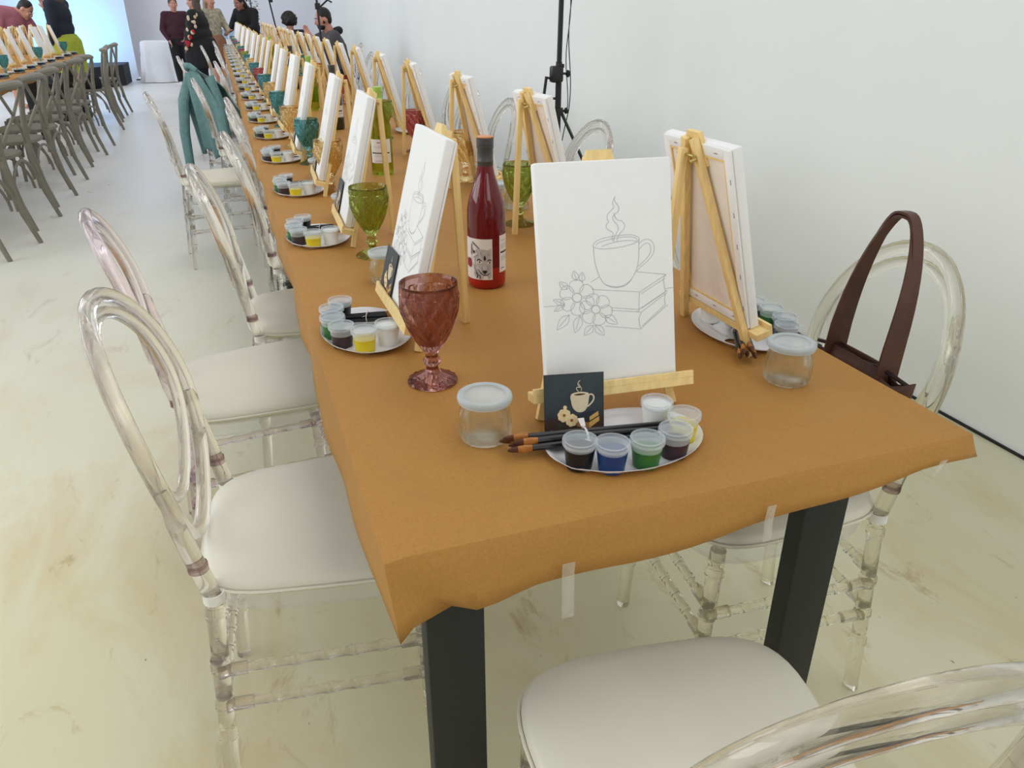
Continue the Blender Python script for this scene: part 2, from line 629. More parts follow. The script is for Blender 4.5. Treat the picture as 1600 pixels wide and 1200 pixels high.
# ------------------------------------------------------------------ the room
FAR_Y = 18.4
WX = 2.164
b = MB()
b.box((-2.1, 6.6, -0.05), (8.9, 23.0, 0.1))
struct('floor', b, M['floor'])
b = MB()
b.box((WX + 0.1, 6.6, 2.0), (0.2, 23.0, 4.0))
struct('wall_right', b, M['wall'])
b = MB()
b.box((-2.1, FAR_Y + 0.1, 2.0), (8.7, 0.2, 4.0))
struct('wall_far', b, M['wall_far'])
b = MB()
b.box((-6.6, 6.6, 0.9), (0.2, 23.0, 1.8))
struct('wall_left', b, M['wall'])
b = MB()
b.box((WX - 0.004, 6.4, 0.004), (0.009, 22.6, 0.008))
struct('trim_1', b, M['gap'], 'dark joint line between the white wall and the floor')

# ------------------------------------------------------------------ main table
TW = 0.85
TH = 0.75
TL = 13.6


def make_table(name, label, x0, x1, y0, y1, group=None):
    t = thing(name, label, 'table', ((x0 + x1) / 2, y0, 0), 0, group)
    w = x1 - x0
    L = y1 - y0
    MB().box((0, L / 2, 0.725), (w - 0.03, L - 0.02, 0.03), None, 0.003).build('table_board', M['board'], t)
    for sx_ in (-1, 1):
        for yy in (0.0, L):
            yc = yy + (0.047 if yy == 0 else -0.047)
            xc = (0.086 if sx_ < 0 else 0.643) - w / 2
            MB().box((xc, yc, 0.355), (0.076, 0.034, 0.708), None, 0.003).build('leg', M['steel'], t)
    MB().box((-0.06, 0.047, 0.69), (0.48, 0.03, 0.035)).build('rail', M['steel'], t)
    return t


NT = 5
SEG = TL / NT
for k in range(NT):
    make_table('trestle_table', ['nearest long table with black steel legs under the brown paper', 'second table of the long row, under the brown paper',
               'third table of the long row, under the brown paper', 'fourth table of the long row, under the brown paper',
               'farthest table of the long row, below the standing guests'][k], 0.0, TW, 0.0 + k * SEG, (k + 1) * SEG, 'tables of the long paper-covered row')


def fnoise(x, y, s=0):
    return (math.sin(x * 3.1 + s) * math.cos(y * 2.3 + s * 1.7) + 0.5 * math.sin(x * 7.7 + y * 5.1 + s * 2.1) + 0.3 * math.sin(y * 13.0 - x * 9 + s))


def paper(x0, x1, y0, y1, side=True):
    """kraft paper laid along the table and hanging over its edges"""
    mb = MB()
    nx = 34
    ys = [y0 + 0.02 * i for i in range(0, 120)]
    y = ys[-1]
    st = 0.02
    while y < y1:
        st = min(0.12, st * 1.05)
        y += st
        ys.append(min(y, y1))
    xs = [x0 + (x1 - x0) * i / nx for i in range(nx + 1)]
    H = TH
    def top(x, y):
        e = min(x - x0, x1 - x, y - y0)
        k = min(1, max(0, e / 0.08))
        w = 0.0012 * k * max(0, fnoise(x * 1.2, y * 1.0, 1) + 0.5)
        # a few soft creases
        for (cx_, cy_, dx_, dy_, L_, a_) in ((0.17, 0.06, 0.9, -0.1, 0.10, 0.0035), (0.62, 0.10, 1.0, 0.05, 0.25, 0.0018), (0.10, 0.95, 0.9, 0.2, 0.16, 0.003), (0.07, 1.25, 0.7, 0.4, 0.1, 0.002), (0.45, 0.45, 0.5, 0.85, 0.3, 0.0012), (0.08, 0.45, 0.3, 0.95, 0.12, 0.002), (0.06, 0.85, 1.0, -0.2, 0.12, 0.002), (0.10, 1.60, 0.9, 0.4, 0.12, 0.0018), (0.30, 0.16, 0.6, -0.8, 0.10, 0.0012)):
            u = (x - cx_) * dx_ + (y - cy_) * dy_
            v = -(x - cx_) * dy_ + (y - cy_) * dx_
            w += 1.7 * a_ * math.exp(-(v / 0.012) ** 2) * math.exp(-(u / L_) ** 2)
        return Vector((x, y, H + 0.0015 + w - (0.004 * (1 - min(1, max(0, (x - x0) / 0.025))) ** 2)))
    grid = [[len(mb.v) + j * (nx + 1) + i for i in range(nx + 1)] for j in range(len(ys))]
    vs = [top(x, y) for y in ys for x in xs]
    fs = []
    for j in range(len(ys) - 1):
        for i in range(nx):
            fs.append((grid[j][i], grid[j][i + 1], grid[j + 1][i + 1], grid[j + 1][i]))
    base = len(vs)
    # side hangs
    def hang(loop_idx, offs):
        nonlocal vs, fs
        prev = loop_idx
        for row in offs:
            cur = []
            for p in row:
                cur.append(len(vs))
                vs.append(p)
            for i in range(len(cur) - 1):
                fs.append((prev[i], prev[i + 1], cur[i + 1], cur[i]))
            prev = cur
        return prev
    left = [grid[j][0] for j in range(len(ys))]
    rows = []
    for t in (0.12, 0.4, 0.7, 1.0):
        row = []
        for j, y in enumerate(ys):
            d = 0.085 + 0.007 * fnoise(0.3, y * 1.3, 2)
            w = 0.002 + 0.005 * t + t * 0.005 * fnoise(0.2, y * 2.1, 4) + 0.003 * math.sin(y * 14) * t
            k = min(1, (y - y0) / 0.10)
            wy = -0.026 * t * (1 - k)
            row.append(Vector((x0 - w * (0.35 + 0.65 * k) * (t ** 0.6) + 0.008 * t * (1 - k), y + wy, H - d * t - 0.015 * t * (1 - k))))
        rows.append(row)
    hang(left, rows)
    lcol = [r[0] for r in rows]
    right = [grid[j][nx] for j in range(len(ys))]
    rows2 = []
    for t in (0.12, 0.4, 0.7, 1.0):
        row = []
        for j, y in enumerate(ys):
            d = 0.06 + 0.01 * fnoise(0.9, y * 1.3, 2)
            if y - y0 < 0.3:
                d = 0.035 + (d - 0.035) * ((y - y0) / 0.3)
            row.append(Vector((x1 + (0.004 + 0.010 * t) * (t ** 0.5), y - 0.006 * t * max(0, 1 - (y - y0) / 0.05), H - d * t)))
        rows2.append(row)
    hang(right, rows2)
    # near end hang, folded at the left corner
    front = grid[0]
    prof = [(0.0, 0.100), (0.025, 0.090), (0.085, 0.083), (0.17, 0.066), (0.30, 0.064), (0.42, 0.058), (0.63, 0.038), (0.75, 0.026), (0.85, 0.024)]
    def drop(x):
        u = (x - x0) / (x1 - x0) * 0.85
        for (a, da), (c, dc) in zip(prof, prof[1:]):
            if u <= c + 1e-9:
                return da + (dc - da) * (u - a) / (c - a)
        return prof[-1][1]
    rows3 = []
    for ti, t in enumerate((0.12, 0.4, 0.7, 1.0)):
        row = []
        for i, x in enumerate(xs):
            d = drop(x)
            k = min(1, (x - x0) / 0.10)
            out = (0.004 + 0.016 * t) + 0.004 * t * math.sin(x * 22)
            # inward fold next to the corner
            xf = x0 + 0.004 + 0.070 * t
            fold = 0.026 * t * max(0, 1 - abs(x - xf) / 0.030) if x > xf else 0.026 * t * max(0, (x - x0) / (xf - x0))
            p = Vector((x, y0 - out + fold, H - d * t))
            if i == 0:
                p = lcol[ti].copy()
            if i == nx:
                p = rows2[ti][0].copy()
            row.append(p)
        rows3.append(row)
    hang(front, rows3)
    # far end
    back = grid[-1]
    rows4 = []
    for t in (0.3, 1.0):
        rows4.append([Vector((x, y1 + 0.01 * t, H - 0.08 * t)) for x in xs])
    hang(back, rows4)
    mb.add(vs, fs)
    o = mb.build('paper_tablecloth', M['paper'], None, 60)
    bm = bmesh.new()
    bm.from_mesh(o.data)
    bmesh.ops.remove_doubles(bm, verts=bm.verts[:], dist=0.0003)
    bm.to_mesh(o.data)
    bm.free()
    o.data.set_sharp_from_angle(angle=math.radians(24))
    sm = o.modifiers.new('thickness', 'SOLIDIFY')
    sm.thickness = 0.0006
    sm.offset = 1
    return o


pc = paper(0.0, TW, 0.0, TL)
tag(pc, 'brown kraft paper covering the long near table, folded at its corner', 'table covering')

# clear tape strips on the near end
def tape(x, z0, z1, label, tilt=0.0, w=0.016):
    t = MB()
    y = -0.0235
    zs = [z0 + (z1 - z0) * i / 4 for i in range(5)]
    vs = []
    for i, z in enumerate(zs):
        xx = x + tilt * (z - z0)
        yy = y - 0.002 - (0.010 if z < 0.70 else 0.0) * (0.70 - z) / 0.05
        vs += [(xx - w / 2, yy, z), (xx + w / 2, yy, z)]
    fs = [(2 * i, 2 * i + 1, 2 * i + 3, 2 * i + 2) for i in range(4)]
    t.add(vs, fs)
    o = t.build('sticky_tape', M['tape'])
    sm_ = o.modifiers.new('thickness', 'SOLIDIFY')
    sm_.thickness = 0.0004
    tag(o, label, 'tape', 'tape strips on the paper edge')


tape(0.208, 0.640, 0.712, 'clear tape strip dangling below the middle of the brown paper edge', 0.06)
tape(0.492, 0.676, 0.728, 'clear tape strip on the brown paper edge left of the right leg', 0.05, 0.013)
tape(0.765, 0.715, 0.738, 'short clear tape piece near the right corner of the paper', 0.5, 0.012)


# ------------------------------------------------------------------ clear chair
def joint_leg(mb, a, b, r, nodes, seg=12):
    """bamboo style rod from a to b with raised rings"""
    a, b = Vector(a), Vector(b)
    pts, rs = [], []
    ts = sorted(nodes)
    def P(t, rr):
        pts.append(a + (b - a) * t)
        rs.append(rr)
    L = (b - a).length
    P(0, r)
    for t in ts:
        e = 0.006 / L
        P(t - 2 * e, r)
        P(t - e, r * 1.19)
        P(t - e * 0.3, r * 1.19)
        P(t, r * 1.08)
        P(t + e * 0.3, r * 1.19)
        P(t + e, r * 1.19)
        P(t + 2 * e, r)
    P(1, r)
    mb.tube(pts, rs, seg)


def seat_loop(z, grow=0.0, n=44):
    pts = []
    for k in range(n):
        a = 2 * PI * k / n
        c, s_ = math.cos(a), math.sin(a)
        # superellipse, wider at the front
        e = 0.45
        x = math.copysign(abs(c) ** e, c)
        y = math.copysign(abs(s_) ** e, s_)
        w = 0.182 + 0.018 * y + grow
        pts.append(Vector((x * w, y * (0.185 + grow) + 0.0 - 0.012 * (1 - x * x) * (-1 if y < 0 else -1) * (1 if y > 0 else 0), z)))
    return pts


def make_chair(label, mat_):
    t = thing('clear_chair', label, 'chair')
    m = mat_
    # cushion
    cu = MB()
    loops = [(0.436, -0.012), (0.440, 0.004), (0.452, 0.010), (0.462, 0.010), (0.470, 0.002), (0.476, -0.025), (0.480, -0.08), (0.482, -0.14)]
    n = 44
    vs = []
    for z, g in loops:
        vs += seat_loop(z, g, n)
    fs = []
    for i in range(len(loops) - 1):
        for k in range(n):
            fs.append((i * n + k, i * n + (k + 1) % n, (i + 1) * n + (k + 1) % n, (i + 1) * n + k))
    fs.append(tuple(range(n - 1, -1, -1)))
    fs.append(tuple((len(loops) - 1) * n + k for k in range(n)))
    cu.add(vs, fs)
    cob = cu.build('cushion', M['cushion'], t, 60)
    pi = MB()
    pi.tube(seat_loop(0.452, 0.0125, 44), 0.0028, 6, closed=True)
    pi.build('piping', M['cushion'], cob)
    # seat frame: plate and apron
    fr = MB()
    A = seat_loop(0.434, -0.004)
    B = seat_loop(0.400, -0.004)
    C_ = seat_loop(0.400, -0.012)
    D = seat_loop(0.426, -0.012)
    n = len(A)
    vs = A + B + C_ + D
    fs = []
    for k in range(n):
        k2 = (k + 1) % n
        fs += [(k, k2, n + k2, n + k), (n + k, n + k2, 2 * n + k2, 2 * n + k), (2 * n + k, 2 * n + k2, 3 * n + k2, 3 * n + k)]
    fs.append(tuple(range(n)))
    fs.append(tuple(range(4 * n - 1, 3 * n - 1, -1)))
    fr.add(vs, fs)
    fr.build('seat_frame', M['block'], t, 40)
    # legs
    fl = [(-0.172, 0.158), (0.172, 0.158)]
    for (x, y) in fl:
        l_ = MB()
        joint_leg(l_, (x * 1.06, y * 1.12, 0.0), (x, y, 0.43), 0.0145, [0.30, 0.47, 0.66, 0.88])
        l_.build('leg', m, t)
    for sg in (-1, 1):
        l_ = MB()
        joint_leg(l_, (sg * 0.170, -0.205, 0.0), (sg * 0.165, -0.170, 0.445), 0.0145, [0.30, 0.47, 0.66, 0.92])
        l_.tube([(sg * 0.165, -0.170, 0.44), (sg * 0.166, -0.180, 0.49), (sg * 0.168, -0.190, 0.54), (sg * 0.171, -0.201, 0.60), (sg * 0.175, -0.210, 0.66)], [0.0150, 0.0150, 0.0145, 0.0134, 0.0060], 12)
        lo = l_.build('leg', m, t)
        MB().lathe([(0.0182, 0), (0.0182, 0.018), (0.0155, 0.018)], 14, (sg * 0.165, -0.169, 0.436)).build('cap', M['fitting'], lo)
    for sg in (-1, 1):
        MB().lathe([(0.0120, 0), (0.0158, 0.001), (0.0160, 0.014), (0.0120, 0.015)], 14, (sg * 0.1665, -0.1835, 0.500)).build('joint_plug', M['plug'], t)
    # stretchers: two rows on every side
    c4 = [(-0.178, 0.168), (0.178, 0.168), (0.168, -0.186), (-0.168, -0.186)]
    for i in range(4):
        p, q = c4[i], c4[(i + 1) % 4]
        for z in ((0.205, 0.285) if i % 2 else (0.23, 0.31)):
            s_ = MB()
            joint_leg(s_, (p[0], p[1], z), (q[0], q[1], z), 0.0086, [0.22, 0.36, 0.5, 0.64, 0.78], 10)
            pv, qv = Vector((p[0], p[1], z)), Vector((q[0], q[1], z))
            s_.tube([pv, pv + (qv - pv) * 0.13], 0.0118, 10)
            s_.tube([qv + (pv - qv) * 0.13, qv], 0.0118, 10)
            s_.build('stretcher', m, t)
    # back: outer ring and inner ring with web between
    tilt = math.radians(12)
    cz, cy = 0.694, -0.232
    def ring(a, bb, off=0.0, n_=60, up_=0.0):
        pts = []
        for k in range(n_):
            th = 2 * PI * k / n_
            x = a * math.sin(th)
            h = bb * math.cos(th)
            x *= 1 - 0.10 * (h < 0) * (abs(h) / bb) ** 2
            h += up_
            curve = 0.030 * (1 - (x / 0.19) ** 2)
            pts.append(Vector((x, cy - h * math.sin(tilt) - curve + 0.02 + off, cz + h * math.cos(tilt))))
        return pts
    rb = MB()
    rb.tube(ring(0.178, 0.214), 0.0130, 12, closed=True)
    ro = rb.build('back_ring', m, t)
    r2 = MB()
    r2.tube(ring(0.1515, 0.162, -0.004, 60, 0.023), 0.0105, 12, closed=True)
    r2.build('inner_ring', m, t)
    return t


def chair_pair(lab):
    return lab


chair_proto = make_chair('clear resin oval-back chair nearest the camera on the left, white cushion', M['clear'])
put(chair_proto, (-0.042, 0.540, 0), math.radians(-95))


def add_chair(x, y, deg, label, tint=None, group='clear oval-back chairs along the long table'):
    c = dup(chair_proto, (x, y, 0), math.radians(deg), label, group)
    if tint:
        for ch in c.children_recursive:
            if ch.type == 'MESH' and ch.data.materials[0] == M['clear']:
                key = ch.data.name + tint
                if key in bpy.data.meshes:
                    ch.data = bpy.data.meshes[key]
                else:
                    me = ch.data.copy()
                    me.name = key
                    me.materials[0] = M[tint]
                    ch.data = me
    return c


chair_proto['group'] = 'clear oval-back chairs along the long table'
add_chair(-0.125, 1.19, -84, 'clear rose-tinted chair second from the camera on the left side', 'clear_rose')
add_chair(0.075, 1.66, -90, 'clear chair pushed in third on the left, beside the pulled-out chair')
LCH = [(0.17, 2.30, -90, 'clear chair fourth on the left, pushed far under the table'),
       (0.20, 3.06, -90, 'clear chair fifth on the left, pushed under the table edge'),
       (0.20, 3.52, -90, 'clear chair sixth on the left, just behind the pulled-out one'),
       (-0.19, 3.97, -84, 'clear chair pulled out alone into the aisle, on the left'),
       (0.02, 4.85, -88, 'clear chair in the aisle right in front of the teal jacket'),
       (-0.02, 5.85, -63, 'clear chair with the teal jacket hung over its back'),
       (0.16, 6.60, -90, 'clear chair close to the table just past the teal jacket'),
       (-0.16, 7.55, -86, 'clear chair standing out in the aisle below the floral jacket'),
       (0.18, 8.50, -90, 'clear chair tucked in behind the one in the aisle, left side'),
       (0.18, 9.20, -90, 'clear far chair tucked in ninth from the far end, left side'),
       (0.02, 9.9, -88, 'clear far chair in front of the floral jacket guest'),
       (0.16, 11.35, -90, 'clear far chair near the far end of the table, left side')]
for x, y, d, lb in LCH:
    add_chair(x, y, d, lb)
RCH = [(0.800, 0.390, 84, 'clear chair at the right of the table carrying the brown handbag', 'clear_warm'),
       (0.93, 1.22, 90, 'clear chair on the wall side hidden behind the right front canvas', None),
       (0.985, 2.13, 93, 'clear chair on the wall side in front of the black stand', None),
       (0.93, 3.05, 88, 'clear chair on the wall side behind the amber goblet', None),
       (0.90, 3.55, 90, 'clear chair on the wall side left of the third easel', None),
       (1.09, 4.45, 92, 'clear tall looking chair on the wall side left of the black stand', None),
       (0.95, 5.08, 90, 'clear chair against the wall side, sixth easel from the camera', None),
       (1.00, 6.6, 90, 'clear far chair on the wall side nearer than the man', None),
       (1.08, 7.7, 90, 'clear far chair against the wall below the wall shadows', None)]
for x, y, d, lb, tn in RCH:
    add_chair(x, y, d, lb, tn)
add_chair(0.340, -0.157, -7, 'clear chair at the near end of the table, cut by the frame', None)


# ------------------------------------------------------------------ easel, canvas
LEAN = math.radians(15)
SL, CL = math.sin(LEAN), math.cos(LEAN)


def on_plane(x, s_, nrm=0.0):
    """point on the leaning front plane: along-slope s_, nrm = outwards to the painter"""
    return Vector((x, s_ * SL - nrm * CL, s_ * CL + nrm * SL))


def make_easel(label):
    t = thing('tabletop_easel', label, 'easel', group='small pine tabletop easels')
    top_s = 0.372
    for sg in (-1, 1):
        lg = MB()
        lg.bar(on_plane(sg * 0.106, 0.0), on_plane(sg * 0.012, top_s), 0.0135, 0.012, on_plane(0, 0, 1), 0.001)
        lg.build('leg', M['pine'], t)
    rl = MB()
    rl.bar((0.0, 0.122, 0.0), on_plane(0, top_s - 0.012, -0.014), 0.0135, 0.012, (1, 0, 0), 0.001)
    rl.build('rear_leg', M['pine'], t)
    bl = MB()
    R = Matrix.Rotation(-LEAN, 3, 'X')
    loop = [on_plane(-0.034, top_s - 0.045, 0.006), on_plane(0.034, top_s - 0.045, 0.006), on_plane(0.018, top_s + 0.008, 0.006), on_plane(-0.018, top_s + 0.008, 0.006)]
    bl.prism(loop, on_plane(0, 0, 0.008) - on_plane(0, 0, 0))
    blo = bl.build('top_block', M['pine'], t, 20)
    sc = MB()
    sc.tube([on_plane(-0.022, top_s - 0.03, -0.02), on_plane(-0.022, top_s - 0.03, -0.008)], 0.004, 8)
    sc.tube([on_plane(0.02, 0.35, -0.014), on_plane(-0.028, 0.35, -0.014)], 0.0025, 8)
    sc.build('screw', M['brass'], t)
    ld = MB()
    c0 = on_plane(0, 0.040, 0.022)
    ld.box(c0, (0.25, 0.032, 0.013), R, 0.001)
    ld.box(on_plane(0, 0.050, 0.036), (0.25, 0.005, 0.010), R, 0.001)
    ld.build('ledge', M['pine'], t, 20)
    return t


CW, CHH, CT = 0.203, 0.318, 0.017


def ribbon(mb, pts, w, y):
    """thin raised line in the x-z plane"""
    n = len(pts)
    vs = []
    for i in range(n):
        a = pts[max(0, i - 1)]
        c = pts[min(n - 1, i + 1)]
        dx, dz = c[0] - a[0], c[1] - a[1]
        L = math.hypot(dx, dz) or 1
        nx_, nz_ = -dz / L * w / 2, dx / L * w / 2
        vs += [(pts[i][0] - nx_, y, pts[i][1] - nz_), (pts[i][0] + nx_, y, pts[i][1] + nz_)]
    fs = [(2 * i, 2 * i + 1, 2 * i + 3, 2 * i + 2) for i in range(n - 1)]
    mb.add(vs, fs)


def smooth_line(pts, n=5, closed=False):
    out = []
    N = len(pts)
    rng = range(N if closed else N - 1)
    for i in rng:
        if closed:
            p0, p1, p2, p3 = pts[i - 1], pts[i], pts[(i + 1) % N], pts[(i + 2) % N]
        else:
            p0, p1, p2, p3 = pts[max(0, i - 1)], pts[i], pts[i + 1], pts[min(N - 1, i + 2)]
        for k in range(n):
            t = k / n
            out.append(tuple(0.5 * (2 * p1[d] + (-p0[d] + p2[d]) * t + (2 * p0[d] - 5 * p1[d] + 4 * p2[d] - p3[d]) * t * t + (-p0[d] + 3 * p1[d] - 3 * p2[d] + p3[d]) * t ** 3) for d in range(2)))
    out.append(tuple(pts[0]) if closed else tuple(pts[-1]))
    return out


def homography(src, dst):
    A, B = [], []
    for (x, y), (u, v) in zip(src, dst):
        A.append([x, y, 1, 0, 0, 0, -u * x, -u * y]); B.append(u)
        A.append([0, 0, 0, x, y, 1, -v * x, -v * y]); B.append(v)
    h = np.linalg.solve(np.array(A, float), np.array(B, float))
    def f(p):
        x, y = p
        w = h[6] * x + h[7] * y + 1
        return ((h[0] * x + h[1] * y + h[2]) / w, (h[3] * x + h[4] * y + h[5]) / w)
    return f


def make_canvas(label):
    t = thing('stretched_canvas', label, 'canvas', group='stretched canvases on the easels')
    # wrapped fabric: front, sides, open at the back where the frame shows
    c = MB()
    c.box((0, CT / 2 - 0.0005, CHH / 2), (CW, CT, CHH), None, 0.0025)
    f = c.build('canvas_face', M['canvas'], t, 50)
    w = MB()
    w.box((0, CT + 0.0003, CHH / 2), (CW - 0.036, 0.0012, CHH - 0.036))
    w.build('fabric_back', M['canvas_back'], t, 0)
    sf = MB()
    e = 0.018
    yb = CT + 0.0022
    for xx in (-1, 1):
        sf.box((xx * (CW / 2 - e / 2 - 0.002), yb, CHH / 2), (e, 0.0042, CHH - 0.005), None, 0.0008)
    for zz in (0.002 + e / 2, CHH - e / 2 - 0.002):
        sf.box((0, yb, zz), (CW - 2 * e, 0.0040, e), None, 0.0008)
    sf.build('folded_edge', M['canvas'], t, 30)
    inn = MB()
    for xx in (-1, 1):
        inn.box((xx * (CW / 2 - e - 0.003), yb - 0.0004, CHH / 2), (0.004, 0.004, CHH - 2 * e))
    for zz in (e + 0.003, CHH - e - 0.003):
        inn.box((0, yb - 0.0004, zz), (CW - 2 * e - 0.006, 0.0038, 0.005))
    inn.build('stretcher_bar', M['pine'], t, 0)
    st = MB()
    for zz in (0.04, 0.10, 0.155, 0.21, 0.265):
        for xx in (-1, 1):
            st.box((xx * (CW / 2 - 0.008), yb + 0.0023, zz), (0.0012, 0.0008, 0.009))
    for xx in (-0.06, 0.0, 0.06):
        for zz in (0.012, CHH - 0.012):
            st.box((xx, yb + 0.0023, zz), (0.009, 0.0008, 0.0012))
    st.build('staple', M['staple'], t, 0)
    # pencilled drawing
    H = homography([(68, 122), (825, 65), (874, 1308), (145, 1388)], [(-CW / 2, CHH), (CW / 2, CHH), (CW / 2, 0.004), (-CW / 2, 0.004)])
    d = MB()
    def line(pts, sm=True, closed=False, w=0.0007):
        q = [H(p) for p in pts]
        if sm:
            q = smooth_line(q, 4, closed)
        ribbon(d, q, w, -0.0009)
    line([(517, 297), (511, 315), (522, 335), (537, 358), (533, 380), (515, 397), (503, 412), (508, 434), (528, 455), (535, 480), (520, 510), (510, 530), (512, 555)])
    line([(514, 300), (502, 330), (508, 358), (490, 380), (474, 400), (473, 425), (482, 440), (468, 455), (470, 477), (490, 491), (507, 502), (500, 530), (506, 548)])
    line([(510, 388), (515, 410), (530, 428), (555, 435), (571, 456), (565, 480), (548, 500), (535, 522), (527, 552)])
    line([(395, 572), (415, 548), (460, 530), (540, 515), (610, 511), (648, 525), (648, 546), (600, 568), (520, 586), (450, 592), (405, 586)], closed=True)
    line([(410, 575), (430, 556), (500, 535), (580, 523), (632, 528), (640, 545)])
    line([(440, 580), (480, 564), (540, 549), (600, 543), (638, 548)])
    line([(397, 580), (403, 650), (418, 710), (438, 760), (465, 792), (510, 805), (560, 800), (605, 770), (638, 710), (651, 640), (650, 535)])
    line([(468, 797), (520, 810), (575, 800), (612, 765)])
    line([(652, 560), (680, 538), (712, 538), (735, 565), (735, 610), (705, 655), (660, 695), (638, 718)])
    line([(655, 592), (680, 563), (705, 558), (718, 580), (715, 615), (690, 650), (648, 690)])
    for seg in ([(638, 720), (808, 735)], [(808, 735), (660, 835)], [(660, 835), (400, 822)], [(668, 845), (800, 758)], [(657, 838), (655, 935)], [(500, 925), (655, 936)], [(655, 936), (815, 826)],
                [(668, 930), (806, 835)], [(385, 780), (430, 750)], [(500, 940), (670, 951)], [(670, 951), (815, 838)], [(468, 1030), (665, 1047)], [(665, 1047), (820, 908)],
                [(676, 1030), (808, 905)], [(640, 950), (660, 940)], [(125, 920), (215, 912)], [(805, 816), (852, 808)], [(380, 800), (400, 822)]):
        line(seg, False)
    line([(808, 735), (794, 760), (798, 800), (806, 832)])
    line([(670, 951), (657, 985), (660, 1020), (668, 1047)])
    line([(808, 845), (800, 870), (806, 905)])
    def flower(cx_, cy_, r, R, n_, a0):
        line([(cx_ + r * math.cos(2 * PI * k / 12), cy_ + r * math.sin(2 * PI * k / 12)) for k in range(12)], closed=True, w=0.0012)
        for k in range(n_):
            a = a0 + 2 * PI * k / n_
            ux, uy = math.cos(a), math.sin(a)
            vx, vy = -uy, ux
            pts = []
            for s_, w_ in ((r, -0.30), (R * 0.55, -0.62), (R * 0.88, -0.52), (R * 1.0, 0.0), (R * 0.88, 0.52), (R * 0.55, 0.62), (r, 0.30)):
                pts.append((cx_ + ux * s_ + vx * w_ * R * 0.62, cy_ + uy * s_ + vy * w_ * R * 0.62))
            line(pts)
    flower(308, 868, 26, 100, 6, 0.45)
    flower(413, 935, 24, 92, 6, 0.2)
    def leaf(x0, y0, x1, y1, w_):
        dx, dy = x1 - x0, y1 - y0
        L = math.hypot(dx, dy)
        nx_, ny_ = -dy / L * w_, dx / L * w_
        line([(x0, y0), (x0 + dx * 0.35 + nx_, y0 + dy * 0.35 + ny_), (x0 + dx * 0.7 + nx_ * 0.7, y0 + dy * 0.7 + ny_ * 0.7), (x1, y1)])
        line([(x0, y0), (x0 + dx * 0.35 - nx_, y0 + dy * 0.35 - ny_), (x0 + dx * 0.7 - nx_ * 0.7, y0 + dy * 0.7 - ny_ * 0.7), (x1, y1)])
        line([(x0, y0), (x0 + dx * 0.8, y0 + dy * 0.8)], False)
    leaf(265, 965, 197, 1050, 24)
    leaf(325, 970, 298, 1068, 24)
    leaf(400, 1025, 348, 1082, 22)
    leaf(410, 1025, 462, 1082, 22)
    leaf(465, 970, 535, 1018, 24)
    leaf(255, 820, 210, 780, 20)
    leaf(240, 905, 176, 880, 16)
    leaf(240, 910, 180, 946, 14)
    leaf(305, 770, 288, 716, 18)
    leaf(335, 780, 335, 722, 16)
    d.build('pencil_drawing', M['pencil'], f, 0)
    return t


def place_canvas(c, ox, oy, rz, dz=0.0):
    """sit the canvas on the ledge of the easel that stands at (ox, oy)"""
    p = on_plane(0, 0.0475, 0.0068 + CT + 0.0045)
    q = Matrix.Rotation(rz, 3, 'Z') @ p
    c.location = (ox + q.x, oy + q.y, TH + 0.0018 + q.z + dz)
    c.rotation_euler = (-LEAN, 0, rz)


